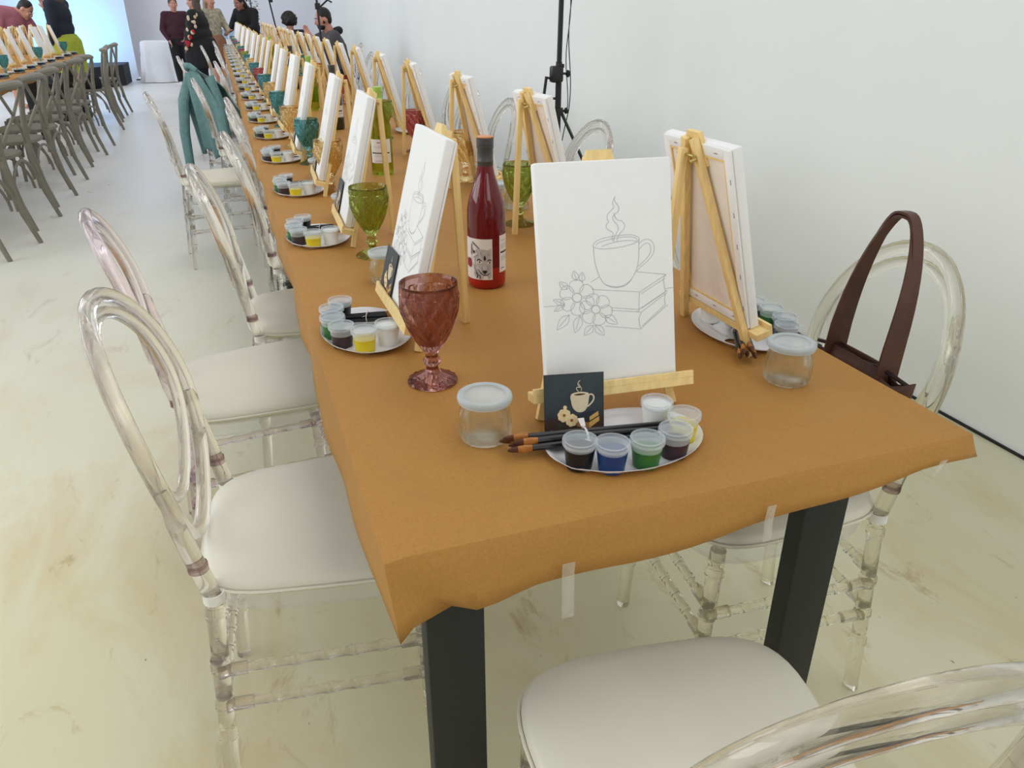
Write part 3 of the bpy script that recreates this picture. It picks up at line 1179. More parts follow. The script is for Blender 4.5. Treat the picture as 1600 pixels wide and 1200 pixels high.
# ------------------------------------------------------------------ reference card
def make_card(label):
    S = 0.086
    t = MB()
    t.box((0, 0.0004, S / 2), (S, 0.0008, S))
    root = t.build('reference_card', M['slate'], None, 0)
    tag(root, label, 'card', 'printed reference cards')
    H = homography([(220, 210), (1080, 195), (1105, 1035), (235, 1045)], [(-S / 2, S), (S / 2, S), (S / 2, 0), (-S / 2, 0)])
    pm = MB()
    mats = [M['cd_brown'], M['cd_cream'], M['cd_coffee'], M['cd_petal'], M['cd_core'], M['cd_gold'], M['cd_navy'], M['cd_tan'], M['cd_leaf'], M['slate']]
    lay = [0]
    def shp(mi, pts, sm=False):
        pm.mi = mi
        q = [H(p) for p in pts]
        if sm:
            q = smooth_line(q, 4, True)[:-1]
        lay[0] += 1
        y = -0.00012 - lay[0] * 0.000012
        pm.poly([(x, y, z) for x, z in q])
    def strip(mi, pts, w):
        pm.mi = mi
        lay[0] += 1
        ribbon(pm, smooth_line([H(p) for p in pts], 5), w, -0.00012 - lay[0] * 0.000012)
    shp(0, [(236, 1042), (233, 830), (600, 815), (1098, 800), (1104, 1033)])
    for p in ([(400, 930), (460, 870), (520, 930), (450, 970)], [(620, 950), (680, 1010), (560, 1000)], [(700, 760), (640, 700), (700, 700)]):
        shp(8, p)
    shp(6, [(690, 790), (900, 735), (1015, 740), (885, 880), (720, 875)])
    shp(5, [(885, 825), (1010, 745), (1022, 805), (890, 880)])
    shp(7, [(700, 880), (880, 905), (875, 995), (700, 950)])
    shp(5, [(880, 905), (1028, 820), (1032, 885), (880, 992)])
    shp(1, [(612, 500), (616, 600), (640, 680), (690, 735), (750, 752), (810, 735), (850, 680), (868, 590), (868, 490), (740, 460)], True)
    strip(1, [(866, 515), (905, 500), (940, 530), (940, 580), (905, 630), (855, 675)], 0.0022)
    shp(1, [(612, 495), (660, 472), (740, 463), (820, 468), (868, 487), (825, 510), (740, 520), (660, 518)], True)
    shp(2, [(655, 497), (740, 484), (825, 492), (760, 510), (690, 510)], True)
    strip(1, [(720, 455), (690, 420), (700, 395), (740, 400), (715, 365), (712, 335), (740, 300)], 0.0010)
    strip(1, [(755, 450), (765, 420), (745, 385), (725, 350)], 0.0008)
    for (cx_, cy_, R) in ((515, 785, 100), (625, 860, 95)):
        for k in range(8):
            a = 2 * PI * k / 8 + 0.2
            ux, uy = math.cos(a), math.sin(a)
            vx, vy = -uy, ux
            shp(3, [(cx_ + ux * s_ * R + vx * w_ * R, cy_ + uy * s_ * R + vy * w_ * R) for s_, w_ in ((0.1, -0.1), (0.55, -0.33), (0.88, -0.30), (1.0, 0.0), (0.88, 0.30), (0.55, 0.33), (0.1, 0.1))])
        shp(4, [(cx_ + 24 * math.cos(k), cy_ + 24 * math.sin(k)) for k in (0, 0.8, 1.6, 2.4, 3.1, 3.9, 4.7, 5.5)])
    shp(3, [(500, 655), (530, 640), (560, 670), (540, 700), (505, 695)])
    pm.build('printed_picture', mats, root, 0, fix=False)
    return root


# ------------------------------------------------------------------ palette, cups, brushes
def make_palette(label):
    t = MB()
    A, B = 0.117, 0.083
    hx, hy, hr = -0.042, 0.050, 0.0135
    NT_, NR = 96, 22
    def z(x, y):
        u = math.sqrt((x / A) ** 2 + (y / B) ** 2)
        zz = 0.004
        zz += 0.007 * max(0, min(1, (u - 0.86) / 0.12)) ** 1.5
        # finger-shaped mixing wells towards the back, round wells at the front
        for (wx, wy, ra, rb) in ((0.010, 0.030, 0.040, 0.018), (-0.086, -0.030, 0.02, 0.02), (-0.050, -0.053, 0.020, 0.018), (-0.002, -0.060, 0.02, 0.018), (0.046, -0.053, 0.02, 0.018), (0.082, -0.020, 0.02, 0.02), (0.066, 0.026, 0.02, 0.018)):
            q = ((x - wx) / ra) ** 2 + ((y - wy) / rb) ** 2
            zz -= 0.0028 * max(0, min(1, (1.25 - q) / 0.45))
        return zz
    vs, fs = [], []
    for layer in (0, 1):
        for j in range(NR + 1):
            f_ = j / NR
            for k in range(NT_):
                th = 2 * PI * k / NT_
                c, s_ = math.cos(th), math.sin(th)
                # distance from hole centre to ellipse along th
                a2 = (c / A) ** 2 + (s_ / B) ** 2
                b2 = 2 * (hx * c / A ** 2 + hy * s_ / B ** 2)
                c2 = (hx / A) ** 2 + (hy / B) ** 2 - 1
                Rr = (-b2 + math.sqrt(b2 * b2 - 4 * a2 * c2)) / (2 * a2)
                r = hr + (Rr - hr) * f_
                x, y = hx + r * c, hy + r * s_
                zz = z(x, y)
                vs.append((x, y, zz if layer == 0 else zz - 0.0012))
    W = NT_ * (NR + 1)
    for layer in (0, 1):
        for j in range(NR):
            for k in range(NT_):
                k2 = (k + 1) % NT_
                q = (layer * W + j * NT_ + k, layer * W + j * NT_ + k2, layer * W + (j + 1) * NT_ + k2, layer * W + (j + 1) * NT_ + k)
                fs.append(q if layer == 0 else q[::-1])
    for k in range(NT_):
        k2 = (k + 1) % NT_
        fs.append((k, W + k, W + k2, k2))
        fs.append((NR * NT_ + k, NR * NT_ + k2, W + NR * NT_ + k2, W + NR * NT_ + k))
    t.add(vs, fs)
    o = t.build('paint_palette', M['plate'], None, 50)
    return tag(o, label, 'palette', 'white oval palettes')


CUPS = [('black', -0.086, -0.030), ('blue', -0.050, -0.053), ('green', -0.002, -0.060), ('brown', 0.046, -0.053), ('yellow', 0.082, -0.020), ('white', 0.066, 0.026)]


def make_cup(color):
    h = 0.037
    rb, rt = 0.0168, 0.0215
    def rr(z):
        return rb + (rt - rb) * z / h
    t = MB()
    t.lathe([(0, 0.0), (rr(0), 0.0), (rr(h * 0.5), h * 0.5), (rt, h), (rt - 0.0008, h), (rr(h * .5) - 0.0008, h * .5), (rb - 0.0008, 0.001), (0, 0.001)], 28)
    root = t.build('paint_cup', M['cup'])
    lv = {'white': 0.034, 'yellow': 0.024, 'black': 0.029, 'blue': 0.029, 'green': 0.025, 'brown': 0.023}[color]
    p = MB()
    p.lathe([(0, -0.0002), (rr(0) + 0.0003, -0.0002), (rr(lv) + 0.0003, lv), (rr(lv) - 0.002, lv - 0.0004), (0, lv - 0.0006)], 28)
    p.build('paint', M['paint_' + color], root)
    l_ = MB()
    l_.lathe([(0, h + 0.0008), (0.004, h + 0.0008), (0.014, h + 0.0004), (0.0195, h + 0.0004), (0.0205, h + 0.004), (0.0230, h + 0.0045), (0.0236, h + 0.002), (0.0235, h - 0.003), (0.0226, h - 0.0035), (0.0220, h)], 28)
    l_.build('lid', M['lid'], root)
    return root


def make_brushes(label, L=0.235):
    """five brushes tied together, bristles at -x"""
    root = thing('brush_bundle', label, 'brushes', group='tied paint brush bundles')
    offs = [(-0.009, 0.0, 0.0), (0.0, 0.0, 0.004), (0.009, 0.0, -0.006), (-0.0045, 0.0072, 0.009), (0.0048, 0.0072, -0.002)]
    for i, (yy, zz, dx) in enumerate(offs):
        br = MB()
        fan = (i - 2) * 0.35
        def P(x):
            k = -x / 0.12
            return Vector((x + dx, yy * (1 + 0.5 * abs(k)) , 0.006 + zz))
        br.mi = 0
        br.tube([P(-0.078), P(-0.04), P(0.02), P(0.08), P(L - 0.10 + 0.0)], [0.0046, 0.0050, 0.0044, 0.0032, 0.0022], 8)
        bo = br.build('brush_handle', M['brush'], root)
        bi = MB()
        bi.mi = 0
        bi.tube([P(-0.078), P(-0.088), P(-0.098)], [0.0048, 0.0056, 0.0050], 8, flat=0.75)
        bi.mi = 1
        bi.tube([P(-0.098), P(-0.106), P(-0.112)], [0.0050, 0.0040, 0.0014], 8, flat=0.75)
        bi.build('bristles', [M['bristle'], M['bristle_tip']], bo)
    bd = MB()
    loop = []
    for k in range(24):
        a = 2 * PI * k / 24
        loop.append((0.0, 0.0150 * math.cos(a), 0.0095 + 0.0098 * math.sin(a)))
    bd.tube(loop, 0.0016, 6, closed=True)
    bd.prism([(-0.003, 0.012, 0.017), (0.004, 0.014, 0.016), (0.006, 0.030, 0.020), (-0.004, 0.028, 0.021)], (0, 0, 0.0006))
    bd.prism([(-0.004, -0.014, 0.012), (0.003, -0.016, 0.011), (-0.004, -0.030, 0.004), (-0.010, -0.026, 0.004)], (0, 0, 0.0006))
    bd.build('tie_band', M['band'], root, 30)
    return root


# ------------------------------------------------------------------ jar and goblet
def make_jar(label):
    root = thing('water_jar', label, 'jar', group='small glass water jars')
    g = MB()
    outer = [(0.0, 0.0), (0.028, 0.0), (0.0335, 0.003), (0.0365, 0.010), (0.0372, 0.022), (0.0365, 0.036), (0.0345, 0.048), (0.0315, 0.055), (0.0310, 0.058), (0.0335, 0.062), (0.0335, 0.064)]
    inner = [(0.0318, 0.064), (0.0296, 0.058), (0.0300, 0.054), (0.0328, 0.047), (0.0348, 0.036), (0.0355, 0.022), (0.0345, 0.010), (0.030, 0.0045), (0.0, 0.0045)]
    def fl(a, i):
        if 2 <= i <= 6:
            return 1 + 0.055 * (abs(math.cos(a * 9)) - 0.5)
        return 1
    g.lathe(outer + inner, 80, (0, 0, 0), fl)
    g.build('glass_body', M['jar'], root, 60)
    w = MB()
    w.lathe([(0, 0.005), (0.0296, 0.005), (0.0341, 0.010), (0.0351, 0.022), (0.0344, 0.036), (0.0338, 0.0405), (0, 0.0405)], 40)
    w.build('water', M['water'], root, 60)
    l_ = MB()
    l_.lathe([(0, 0.0655), (0.0315, 0.0655), (0.0330, 0.0640), (0.0350, 0.0600), (0.0372, 0.0605), (0.0376, 0.0650), (0.0368, 0.0695), (0.0340, 0.0705), (0.0300, 0.0690), (0.0285, 0.0680), (0, 0.0682)], 44)
    lo_ = l_.build('lid', M['jarlid'], root, 60)
    sl_ = MB()
    sl_.lathe([(0.0290, 0.0690), (0.0325, 0.0708), (0.0350, 0.0706), (0.0372, 0.0690), (0.0382, 0.0655), (0.0378, 0.0630), (0.0382, 0.0628), (0.0388, 0.0655), (0.0378, 0.0697), (0.0352, 0.0712), (0.0325, 0.0714), (0.0290, 0.0696)], 44)
    sl_.build('seal_ring', M['seal'], lo_, 60)
    return root


def make_goblet(color):
    prof_o = [(0.0, 0.0), (0.0370, 0.0), (0.0385, 0.0020), (0.0370, 0.0050), (0.0250, 0.0095), (0.0130, 0.0160), (0.0095, 0.0220),
              (0.0090, 0.0280), (0.0120, 0.0315), (0.0140, 0.0350), (0.0120, 0.0385), (0.0095, 0.0420), (0.0100, 0.0480), (0.0118, 0.0530)]
    bowl = []
    NB = 44
    for i in range(1, NB + 1):
        t = i / NB
        z = 0.053 + 0.107 * t
        r = 0.0120 + (0.0445 - 0.0120) * math.sin(min(1, t * 1.25) * PI / 2) ** 0.85
        if t > 0.72:
            r -= 0.0020 * ((t - 0.72) / 0.28)
        bowl.append((r, z))
    no = len(prof_o)
    nb = len(bowl)
    inner = [(bowl[-1][0] - 0.0014, 0.1600)]
    for i in range(nb - 3, 3, -1):
        inner.append((bowl[i][0] - 0.0040, bowl[i][1]))
    inner.append((0, 0.0680))
    def fn(a, i):
        if i < no:
            if i in (3, 4):
                return 1 + 0.03 * math.cos(a * 16)
            if 7 <= i <= 10:
                return 1 + 0.05 * math.cos(a * 8)
            return 1
        if i < no + nb:
            t = (i - no) / nb
            if t > 0.84:
                return 1
            # elongated diamond facets
            m_ = 9
            u = a * m_ / (2 * PI)
            v = t * 2.6
            d1 = abs(((u + v) % 1) - 0.5)
            d2 = abs(((u - v) % 1) - 0.5)
            ridge = max(0, 1 - d1 / 0.26) + max(0, 1 - d2 / 0.26)
            return 1 + 0.075 * (min(1.1, ridge) - 0.7)
        return 1
    g = MB()
    g.lathe(prof_o + bowl + inner, 96, (0, 0, 0), fn)
    g.v = [(x * 1.06, y * 1.06, z * 1.06) for x, y, z in g.v]
    o = g.build('goblet', M['gob_' + color], None, 14)
    return o


# ------------------------------------------------------------------ bottle
def make_bottle(name, label, glass, cap, capdisc, h=0.302, fox=False, plainlab=False, base_mat=None):
    root = thing(name, label, 'bottle')
    R = 0.0395
    g = MB()
    prof = [(0, 0.002), (0.033, 0.0), (0.038, 0.004), (R, 0.012), (R, 0.060), (R, 0.118), (R, 0.150), (R * 0.985, 0.162), (R * 0.93, 0.176), (R * 0.80, 0.194), (R * 0.62, 0.213), (R * 0.48, 0.230), (R * 0.405, 0.246), (R * 0.37, 0.262), (0.0140, 0.285), (0.0140, 0.300), (0, 0.300)]
    g.lathe(prof, 48)
    g.build('glass_body', glass, root, 60)
    if base_mat:
        b2 = MB()
        b2.lathe([(0.0340, -0.0002), (0.0386, 0.0040), (R + 0.0002, 0.012), (R + 0.0002, 0.046), (R - 0.001, 0.046)], 48)
        b2.build('clearer_base', base_mat, root, 60)
    c = MB()
    c.lathe([(0.0152, 0.238), (0.0158, 0.240), (0.0158, 0.256), (0.0162, 0.2565), (0.0162, 0.258), (0.0158, 0.2585), (0.0158, 0.281), (0.0170, 0.283), (0.0170, 0.287), (0.0160, 0.288), (0.0170, 0.289), (0.0170, 0.3005), (0.0160, 0.3015), (0, 0.3015)], 36)
    co = c.build('screw_cap', cap, root, 40)
    if capdisc:
        MB().lathe([(0, 0.3016), (0.0145, 0.3016), (0.0163, 0.3022), (0.0163, 0.3042), (0.0145, 0.3048), (0, 0.3048)], 30).build('cap_disc', capdisc, co, 40)
    def wrap(a0, a1, z0, z1, rad=R + 0.0004, n=18, mat_=M['label'], nm='label', par=root, top=None):
        m_ = MB()
        vs = []
        for i in range(n + 1):
            a = a0 + (a1 - a0) * i / n
            vs += [(rad * math.cos(a), rad * math.sin(a), z0), (rad * math.cos(a), rad * math.sin(a), z1)]
        m_.add(vs, [(2 * i, 2 * i + 2, 2 * i + 3, 2 * i + 1) for i in range(n)])
        return m_.build(nm, mat_, par, 60, fix=False)
    return root, wrap, R


# stand-in object used by the wine bottle label: a wolf-like head drawn in ink
def fox_label(root, wrap, R, a0, a1, z0, z1):
    lab = wrap(a0, a1, z0, z1)
    # drawing coordinates: label region of the close-up, x 120..302, y 745..1078
    mats = [M['fur_grey'], M['ink'], M['ink_grey'], M['label'], M['label_red']]
    mb = MB()
    lay = [0]
    def uv(p):
        v = 1 - (p[1] - 758) / (1072 - 758)
        return math.asin(max(-0.985, min(0.985, (p[0] - 120) / (407 - 120) * 2 - 1))) * 0.97, z0 + (z1 - z0) * v
    def P(p):
        a, z = uv(p)
        rr = R + 0.0005 + lay[0] * 0.00003
        return (rr * math.cos(a), rr * math.sin(a), z)
    def shp(mi, pts):
        lay[0] += 1
        mb.mi = mi
        # fan so the patch follows the curved label
        q = smooth_line(pts, 3, True)[:-1]
        cx_ = sum(p[0] for p in q) / len(q)
        cy_ = sum(p[1] for p in q) / len(q)
        rings = []
        for s_ in (1.0, 0.66, 0.33):
            rings.append([P((cx_ + (p[0] - cx_) * s_, cy_ + (p[1] - cy_) * s_)) for p in q])
        n = len(q)
        vs = rings[0] + rings[1] + rings[2] + [P((cx_, cy_))]
        fs = []
        for r_ in (0, 1):
            for k in range(n):
                k2 = (k + 1) % n
                fs.append((r_ * n + k, r_ * n + k2, (r_ + 1) * n + k2, (r_ + 1) * n + k))
        for k in range(n):
            fs.append((2 * n + k, 2 * n + (k + 1) % n, 3 * n))
        mb.add(vs, fs)
    def stroke(mi, pts, w):
        lay[0] += 1
        mb.mi = mi
        q = smooth_line(pts, 4)
        n = len(q)
        vs = []
        for i in range(n):
            a, c = q[max(0, i - 1)], q[min(n - 1, i + 1)]
            dx, dy = c[0] - a[0], c[1] - a[1]
            L = math.hypot(dx, dy) or 1
            k = w * (0.4 + 0.6 * math.sin(PI * i / (n - 1))) / 2
            vs += [P((q[i][0] - dy / L * k, q[i][1] + dx / L * k)), P((q[i][0] + dy / L * k, q[i][1] - dx / L * k))]
        mb.add(vs, [(2 * i, 2 * i + 1, 2 * i + 3, 2 * i + 2) for i in range(n - 1)])
    shp(4, [(121, 920), (150, 922), (150, 982), (121, 980)])
    shp(0, [(150, 900), (158, 860), (205, 838), (260, 838), (298, 850), (300, 900), (301, 1000), (296, 1062), (262, 1040), (245, 1040), (230, 1068), (190, 1060), (165, 1030), (172, 985), (152, 950)])
    shp(0, [(150, 880), (152, 820), (158, 782), (180, 805), (208, 835), (175, 870)])
    shp(1, [(160, 860), (163, 825), (175, 850), (172, 872)])
    shp(3, [(166, 850), (164, 805), (188, 835)])
    shp(0, [(282, 838), (292, 830), (300, 836), (300, 858)])
    for c_ in ((210, 934), (286, 936)):
        shp(3, [(c_[0] - 18, c_[1] + 4), (c_[0] - 6, c_[1] - 8), (c_[0] + 8, c_[1] - 6), (min(c_[0] + 16, 300), c_[1] + 4), (c_[0], c_[1] + 9)])
        shp(1, [(c_[0] - 7, c_[1]), (c_[0], c_[1] - 8), (c_[0] + 7, c_[1]), (c_[0], c_[1] + 7)])
    stroke(1, [(188, 925), (205, 912), (228, 926)], 9)
    stroke(1, [(268, 926), (284, 914), (300, 922)], 9)
    shp(1, [(240, 905), (249, 880), (258, 905), (249, 922)])
    stroke(2, [(232, 960), (226, 985), (232, 1002)], 6)
    stroke(2, [(270, 960), (272, 985), (264, 1002)], 6)
    shp(1, [(230, 1003), (248, 996), (266, 1003), (258, 1018), (248, 1024), (238, 1018)])
    stroke(1, [(200, 990), (212, 1012), (232, 1030), (250, 1034), (272, 1030), (290, 1012)], 7)
    stroke(1, [(248, 1022), (249, 1034)], 4)
    stroke(1, [(152, 800), (152, 850), (150, 885)], 5)
    stroke(1, [(157, 782), (182, 806), (212, 834)], 6)
    stroke(2, [(165, 905), (180, 890), (200, 880)], 5)
    stroke(2, [(176, 960), (172, 985), (184, 1010), (180, 1040)], 8)
    stroke(1, [(182, 1015), (196, 1035), (186, 1062)], 8)
    stroke(1, [(205, 1030), (215, 1050), (208, 1066)], 6)
    stroke(2, [(270, 1040), (280, 1052), (276, 1066)], 6)
    stroke(2, [(215, 850), (222, 875), (232, 890)], 4)
    stroke(2, [(280, 862), (272, 880), (266, 892)], 4)
    mb.build('wolf_head_print', mats, lab, 0, fix=False)
    return lab


def text_label(root, wrap, R, a0, a1, z0, z1, bars):
    lab = wrap(a0, a1, z0, z1)
    mb = MB()
    for (u0, u1, v0, v1, mi) in bars:
        mb.mi = mi
        n = 8
        vs = []
        for i in range(n + 1):
            a = a0 + (a1 - a0) * (u0 + (u1 - u0) * i / n)
            rr = R + 0.0006
            vs += [(rr * math.cos(a), rr * math.sin(a), z0 + (z1 - z0) * v0), (rr * math.cos(a), rr * math.sin(a), z0 + (z1 - z0) * v1)]
        mb.add(vs, [(2 * i, 2 * i + 2, 2 * i + 3, 2 * i + 1) for i in range(n)])
    mb.build('small_print', [M['ink_grey'], M['ink']], lab, 0, fix=False)
    return lab


# ------------------------------------------------------------------ lay the table
Z0 = TH + 0.0025
easel0 = make_easel('pine easel at the near end of the table, facing the camera')
canvas0 = make_canvas('white canvas with pencilled coffee cup, nearest and facing the camera')
card0 = make_card('dark printed card of a coffee cup leaning before the front canvas')
pal0 = make_palette('white oval palette in front of the near canvas, holding six cups')
cups0 = {c: make_cup(c) for c, _, _ in CUPS}
brush0 = make_brushes('bundle of black brushes lying across the near palette')
jar0 = make_jar('lidded glass jar of water left of the near palette')
gob0 = {c: make_goblet(c) for c in GOB}

CANG = math.radians(-4)
put(easel0, (0.387, 0.238, Z0), CANG)
place_canvas(canvas0, 0.387, 0.238, CANG)
# card stands on the near palette's brushes and leans on the ledge
card0.location = (0.3090, 0.1840, Z0 + 0.006)
card0.rotation_euler = (math.radians(-13), 0, math.radians(-11))
put(pal0, (0.366, 0.141, Z0), math.radians(3))
side_word = {'F': 'the near-end palette', }
NEARW = ['nearest', 'second', 'third', 'fourth', 'fifth', 'sixth', 'seventh', 'eighth', 'ninth', 'tenth', 'eleventh', 'twelfth', 'thirteenth', 'fourteenth', 'fifteenth', 'sixteenth', 'seventeenth', 'eighteenth', 'nineteenth', 'twentieth', 'twenty-first']


def set_place(cups, px, py, rz, where, proto_ok):
    for c, ux, uy in CUPS:
        q = Matrix.Rotation(rz, 3, 'Z') @ Vector((ux, uy, 0))
        loc = (px + q.x, py + q.y, Z0 + 0.0022)
        lb = 'lidded plastic cup of %s paint on %s' % (c, where)
        if proto_ok:
            o = cups0[c]
            o.location = loc
            tag(o, lb, 'paint cup', 'plastic cups of paint')
            o.rotation_euler = (0, 0, rz)
        else:
            dup(cups0[c], loc, rz + random.uniform(-1, 1), lb)


set_place(cups0, 0.366, 0.141, math.radians(3), 'the near-end palette', True)
put(brush0, (0.310, 0.150, Z0 + 0.010), math.radians(-8))
put(jar0, (0.188, 0.222, Z0), 0.3)

LY = [0.66, 1.365, 1.985, 2.62, 3.27, 3.87, 4.44]
while LY[-1] < 13.0:
    LY.append(LY[-1] + 0.635)
RY = [0.447, 1.25, 1.87, 2.57, 3.24, 3.95]
while RY[-1] < 12.9:
    RY.append(RY[-1] + 0.645)
gcol = ['amethyst', 'green', 'amber', 'teal', 'amber', 'teal', 'amber', 'teal', 'pink', 'teal', 'amber', 'teal', 'green', 'pink', 'teal', 'amber', 'teal', 'pink', 'teal', 'amber', 'teal']
random.seed(11)
used = set()
for i, y in enumerate(LY):
    w = NEARW[i]
    rz = math.radians(-90 + (random.uniform(-3, 3) if i else 1.0))
    dx = random.uniform(-0.008, 0.008) if i else 0
    ex = 0.166 + dx
    dup(easel0, (ex, y, Z0), rz, 'pine easel, %s along the left edge of the long table' % w)
    cv = dup(canvas0, None, None, 'white canvas, %s in the left row of the long table' % w, skip=() if i < 6 else ('pencil_drawing', 'staple', 'folded_edge', 'stretcher_bar', 'fabric_back'))
    place_canvas(cv, ex, y, rz)
    pr = rz + (random.uniform(-0.08, 0.08) if i else 0.03)
    px_, py_ = 0.096 + dx * 0.4, y + 0.008
    if i == 1:
        px_ = 0.090
    dup(pal0, (px_, py_, Z0), pr, 'white oval palette, %s in the left row of the long table' % w)
    set_place(cups0, px_, py_, pr, 'the %s palette of the left row' % w, False)
    if i < 14:
        cd = dup(card0, None, None, 'dark printed card on the %s easel of the left row' % w)
        p = on_plane(-0.066, 0.058, 0.0445)
        p = on_plane(-0.070, 0.0480, 0.0325)
        q = Matrix.Rotation(rz, 3, 'Z') @ p
        cd.location = (ex + q.x, y + q.y, Z0 + q.z)
        cd.rotation_euler = (-LEAN, 0, rz)
    if i < 9:
        q = Matrix.Rotation(pr, 3, 'Z') @ Vector((-0.034, 0.012, 0))
        br = dup(brush0, (px_ + q.x, py_ + q.y, Z0 + 0.011), None, 'tied bundle of brushes on the %s palette of the left row' % w)
        br.scale = (0.50, 0.86, 0.9)
        br.rotation_euler = (0, math.radians(5), pr + math.radians(-58 - 180 + 122))
    if i < 5:
        dup(jar0, (0.192, y + 0.30 if i == 0 else y + 0.2, Z0), 0.5 + i, 'glass jar of water behind the %s canvas of the left row' % w)
    c = gcol[i]
    gx, gy = ((0.163, 0.427), (0.198, 1.170), (0.200, 1.935), (0.190, 2.500))[i] if i < 4 else (0.170, y - 0.33 if i == 4 else y - 0.22)
    names = {'amethyst': 'plum', 'green': 'olive green', 'amber': 'amber', 'teal': 'teal', 'pink': 'pink'}
    lb = '%s pressed-glass goblet beside the %s easel of the left row' % (names[c], w)
    if c not in used:
        used.add(c)
        put(gob0[c], (gx, gy, Z0), 0.2)
        tag(gob0[c], lb, 'goblet', 'pressed-glass goblets')
    else:
        dup(gob0[c], (gx, gy, Z0), i * 0.7, lb)

# wall side
for i, y in enumerate(RY):
    w = NEARW[i]
    rz = math.radians(90 + (random.uniform(-4, 4) if i else 0.8))
    ex = 0.71 + (random.uniform(-0.01, 0.01) if i else 0)
    if i == 1:
        rz = math.radians(94)
    dup(easel0, (ex, y, Z0), rz, 'pine easel, %s along the wall side of the long table' % w)
    cv = dup(canvas0, None, None, 'white canvas seen from behind, %s in the wall-side row' % w, skip=('pencil_drawing',) if i < 8 else ('pencil_drawing', 'staple'))
    place_canvas(cv, ex, y, rz)
    if i < 6:
        px_, py_ = (0.765, y - 0.005) if i == 0 else (0.765, y)
        dup(pal0, (px_, py_, Z0), rz, 'white oval palette, %s in the wall-side row' % w)
        set_place(cups0, px_, py_, rz, 'the %s palette of the wall-side row' % w, False)
    if i < 3:
        if i == 0:
            br = dup(brush0, (0.735, 0.405, Z0 + 0.010), None, 'tied brushes beside the jar at the right of the table')
            br.rotation_euler = (0, 0, math.radians(62))
        jx, jy = ((0.708, 0.236), (0.66, 1.58), (0.69, 1.62))[i]
        if i == 2:
            continue
        dup(jar0, (jx, jy, Z0), 1.0, 'lidded glass jar of water near the handbag' if i == 0 else 'glass jar of water behind the red wine bottle')
RG = [('amber', 0.775, 0.83, 'amber goblet hidden behind the nearest wall-side easel'), ('green', 0.642, 1.335, 'olive green goblet half hidden by the near canvas'), ('amber', 0.672, 1.975, 'amber goblet standing behind the red wine bottle'),
      ('pink', 0.645, 2.64, 'pink goblet between the third and fourth wall-side easels'), ('green', 0.590, 3.05, 'pale green goblet behind the pale wine bottle'),
      ('pink', 0.62, 4.62, 'pink goblet beside the dark wine bottle'), ('amber', 0.62, 5.9, 'amber goblet far along the wall-side row'), ('teal', 0.60, 7.1, 'teal goblet far along the wall-side row')]
for c, gx, gy, lb in RG:
    dup(gob0[c], (gx, gy, Z0), gx * 7, lb, 'pressed-glass goblets')
dup(jar0, (0.700, 1.52, Z0), 2.0, 'glass jar of water right of the wine bottle, beside another jar')

# bottles. angle towards the camera
cx_, cy_ = 0.397, 0.868
aim = math.atan2(-0.684 - cy_, -0.091 - cx_)
bt, wrap, R = make_bottle('wine_bottle', 'red wine bottle with a wolf head label, dark screw cap', M['wine_red'], M['cap_grey'], M['cap_copper'], base_mat=M['wine_rose'])
bt['group'] = 'wine bottles'
bt.location = (cx_, cy_, Z0)
bt.rotation_euler = (0, 0, aim)
bt.scale = (1.04, 1.04, 1.035)
fox_label(bt, wrap, R, -1.42, 0.30, 0.022, 0.108)
text_label(bt, wrap, R, 0.72, 1.9, 0.035, 0.113, [(0.10, 0.45, 0.85, 0.865, 0), (0.08, 0.6, 0.74, 0.75, 0), (0.08, 0.6, 0.70, 0.71, 0), (0.08, 0.6, 0.66, 0.67, 0), (0.05, 0.75, 0.52, 0.565, 1), (0.08, 0.6, 0.42, 0.43, 0), (0.08, 0.6, 0.38, 0.39, 0), (0.08, 0.6, 0.33, 0.34, 0), (0.08, 0.35, 0.1, 0.12, 1)])

bw, wrap, R = make_bottle('wine_bottle', 'pale yellow-green wine bottle with white label between the easels', M['wine_white'], M['cap_green'], None)
bw['group'] = 'wine bottles'
bw.location = (0.42, 2.20, Z0)
bw.rotation_euler = (0, 0, math.atan2(-0.684 - 2.2, -0.091 - 0.42))
text_label(bw, wrap, R, -1.1, 0.95, 0.045, 0.128, [(0.35, 0.5, 0.85, 0.88, 1), (0.2, 0.8, 0.70, 0.71, 0), (0.2, 0.8, 0.65, 0.66, 0), (0.08, 0.92, 0.40, 0.45, 1), (0.2, 0.8, 0.34, 0.35, 0), (0.2, 0.8, 0.28, 0.29, 0), (0.2, 0.8, 0.08, 0.10, 0)])
bd, wrap, R = make_bottle('wine_bottle', 'dark wine bottle with white label, past the pale bottle', M['wine_dark'], M['cap_grey'], None)
bd['group'] = 'wine bottles'
bd.location = (0.425, 3.45, Z0)
bd.rotation_euler = (0, 0, math.atan2(-0.684 - 3.45, -0.091 - 0.42))
text_label(bd, wrap, R, -0.2, 1.2, 0.06, 0.115, [(0.2, 0.8, 0.5, 0.6, 1), (0.2, 0.8, 0.3, 0.33, 0)])
dup(bw, (0.40, 4.30, Z0), 1.2, 'green wine bottle behind the left canvases, fourth from the camera')
dup(bd, (0.42, 5.75, Z0), 1.7, 'dark wine bottle with grey cap far down the table')
dup(bw, (0.42, 8.1, Z0), 1.2, 'farthest wine bottle on the long table')


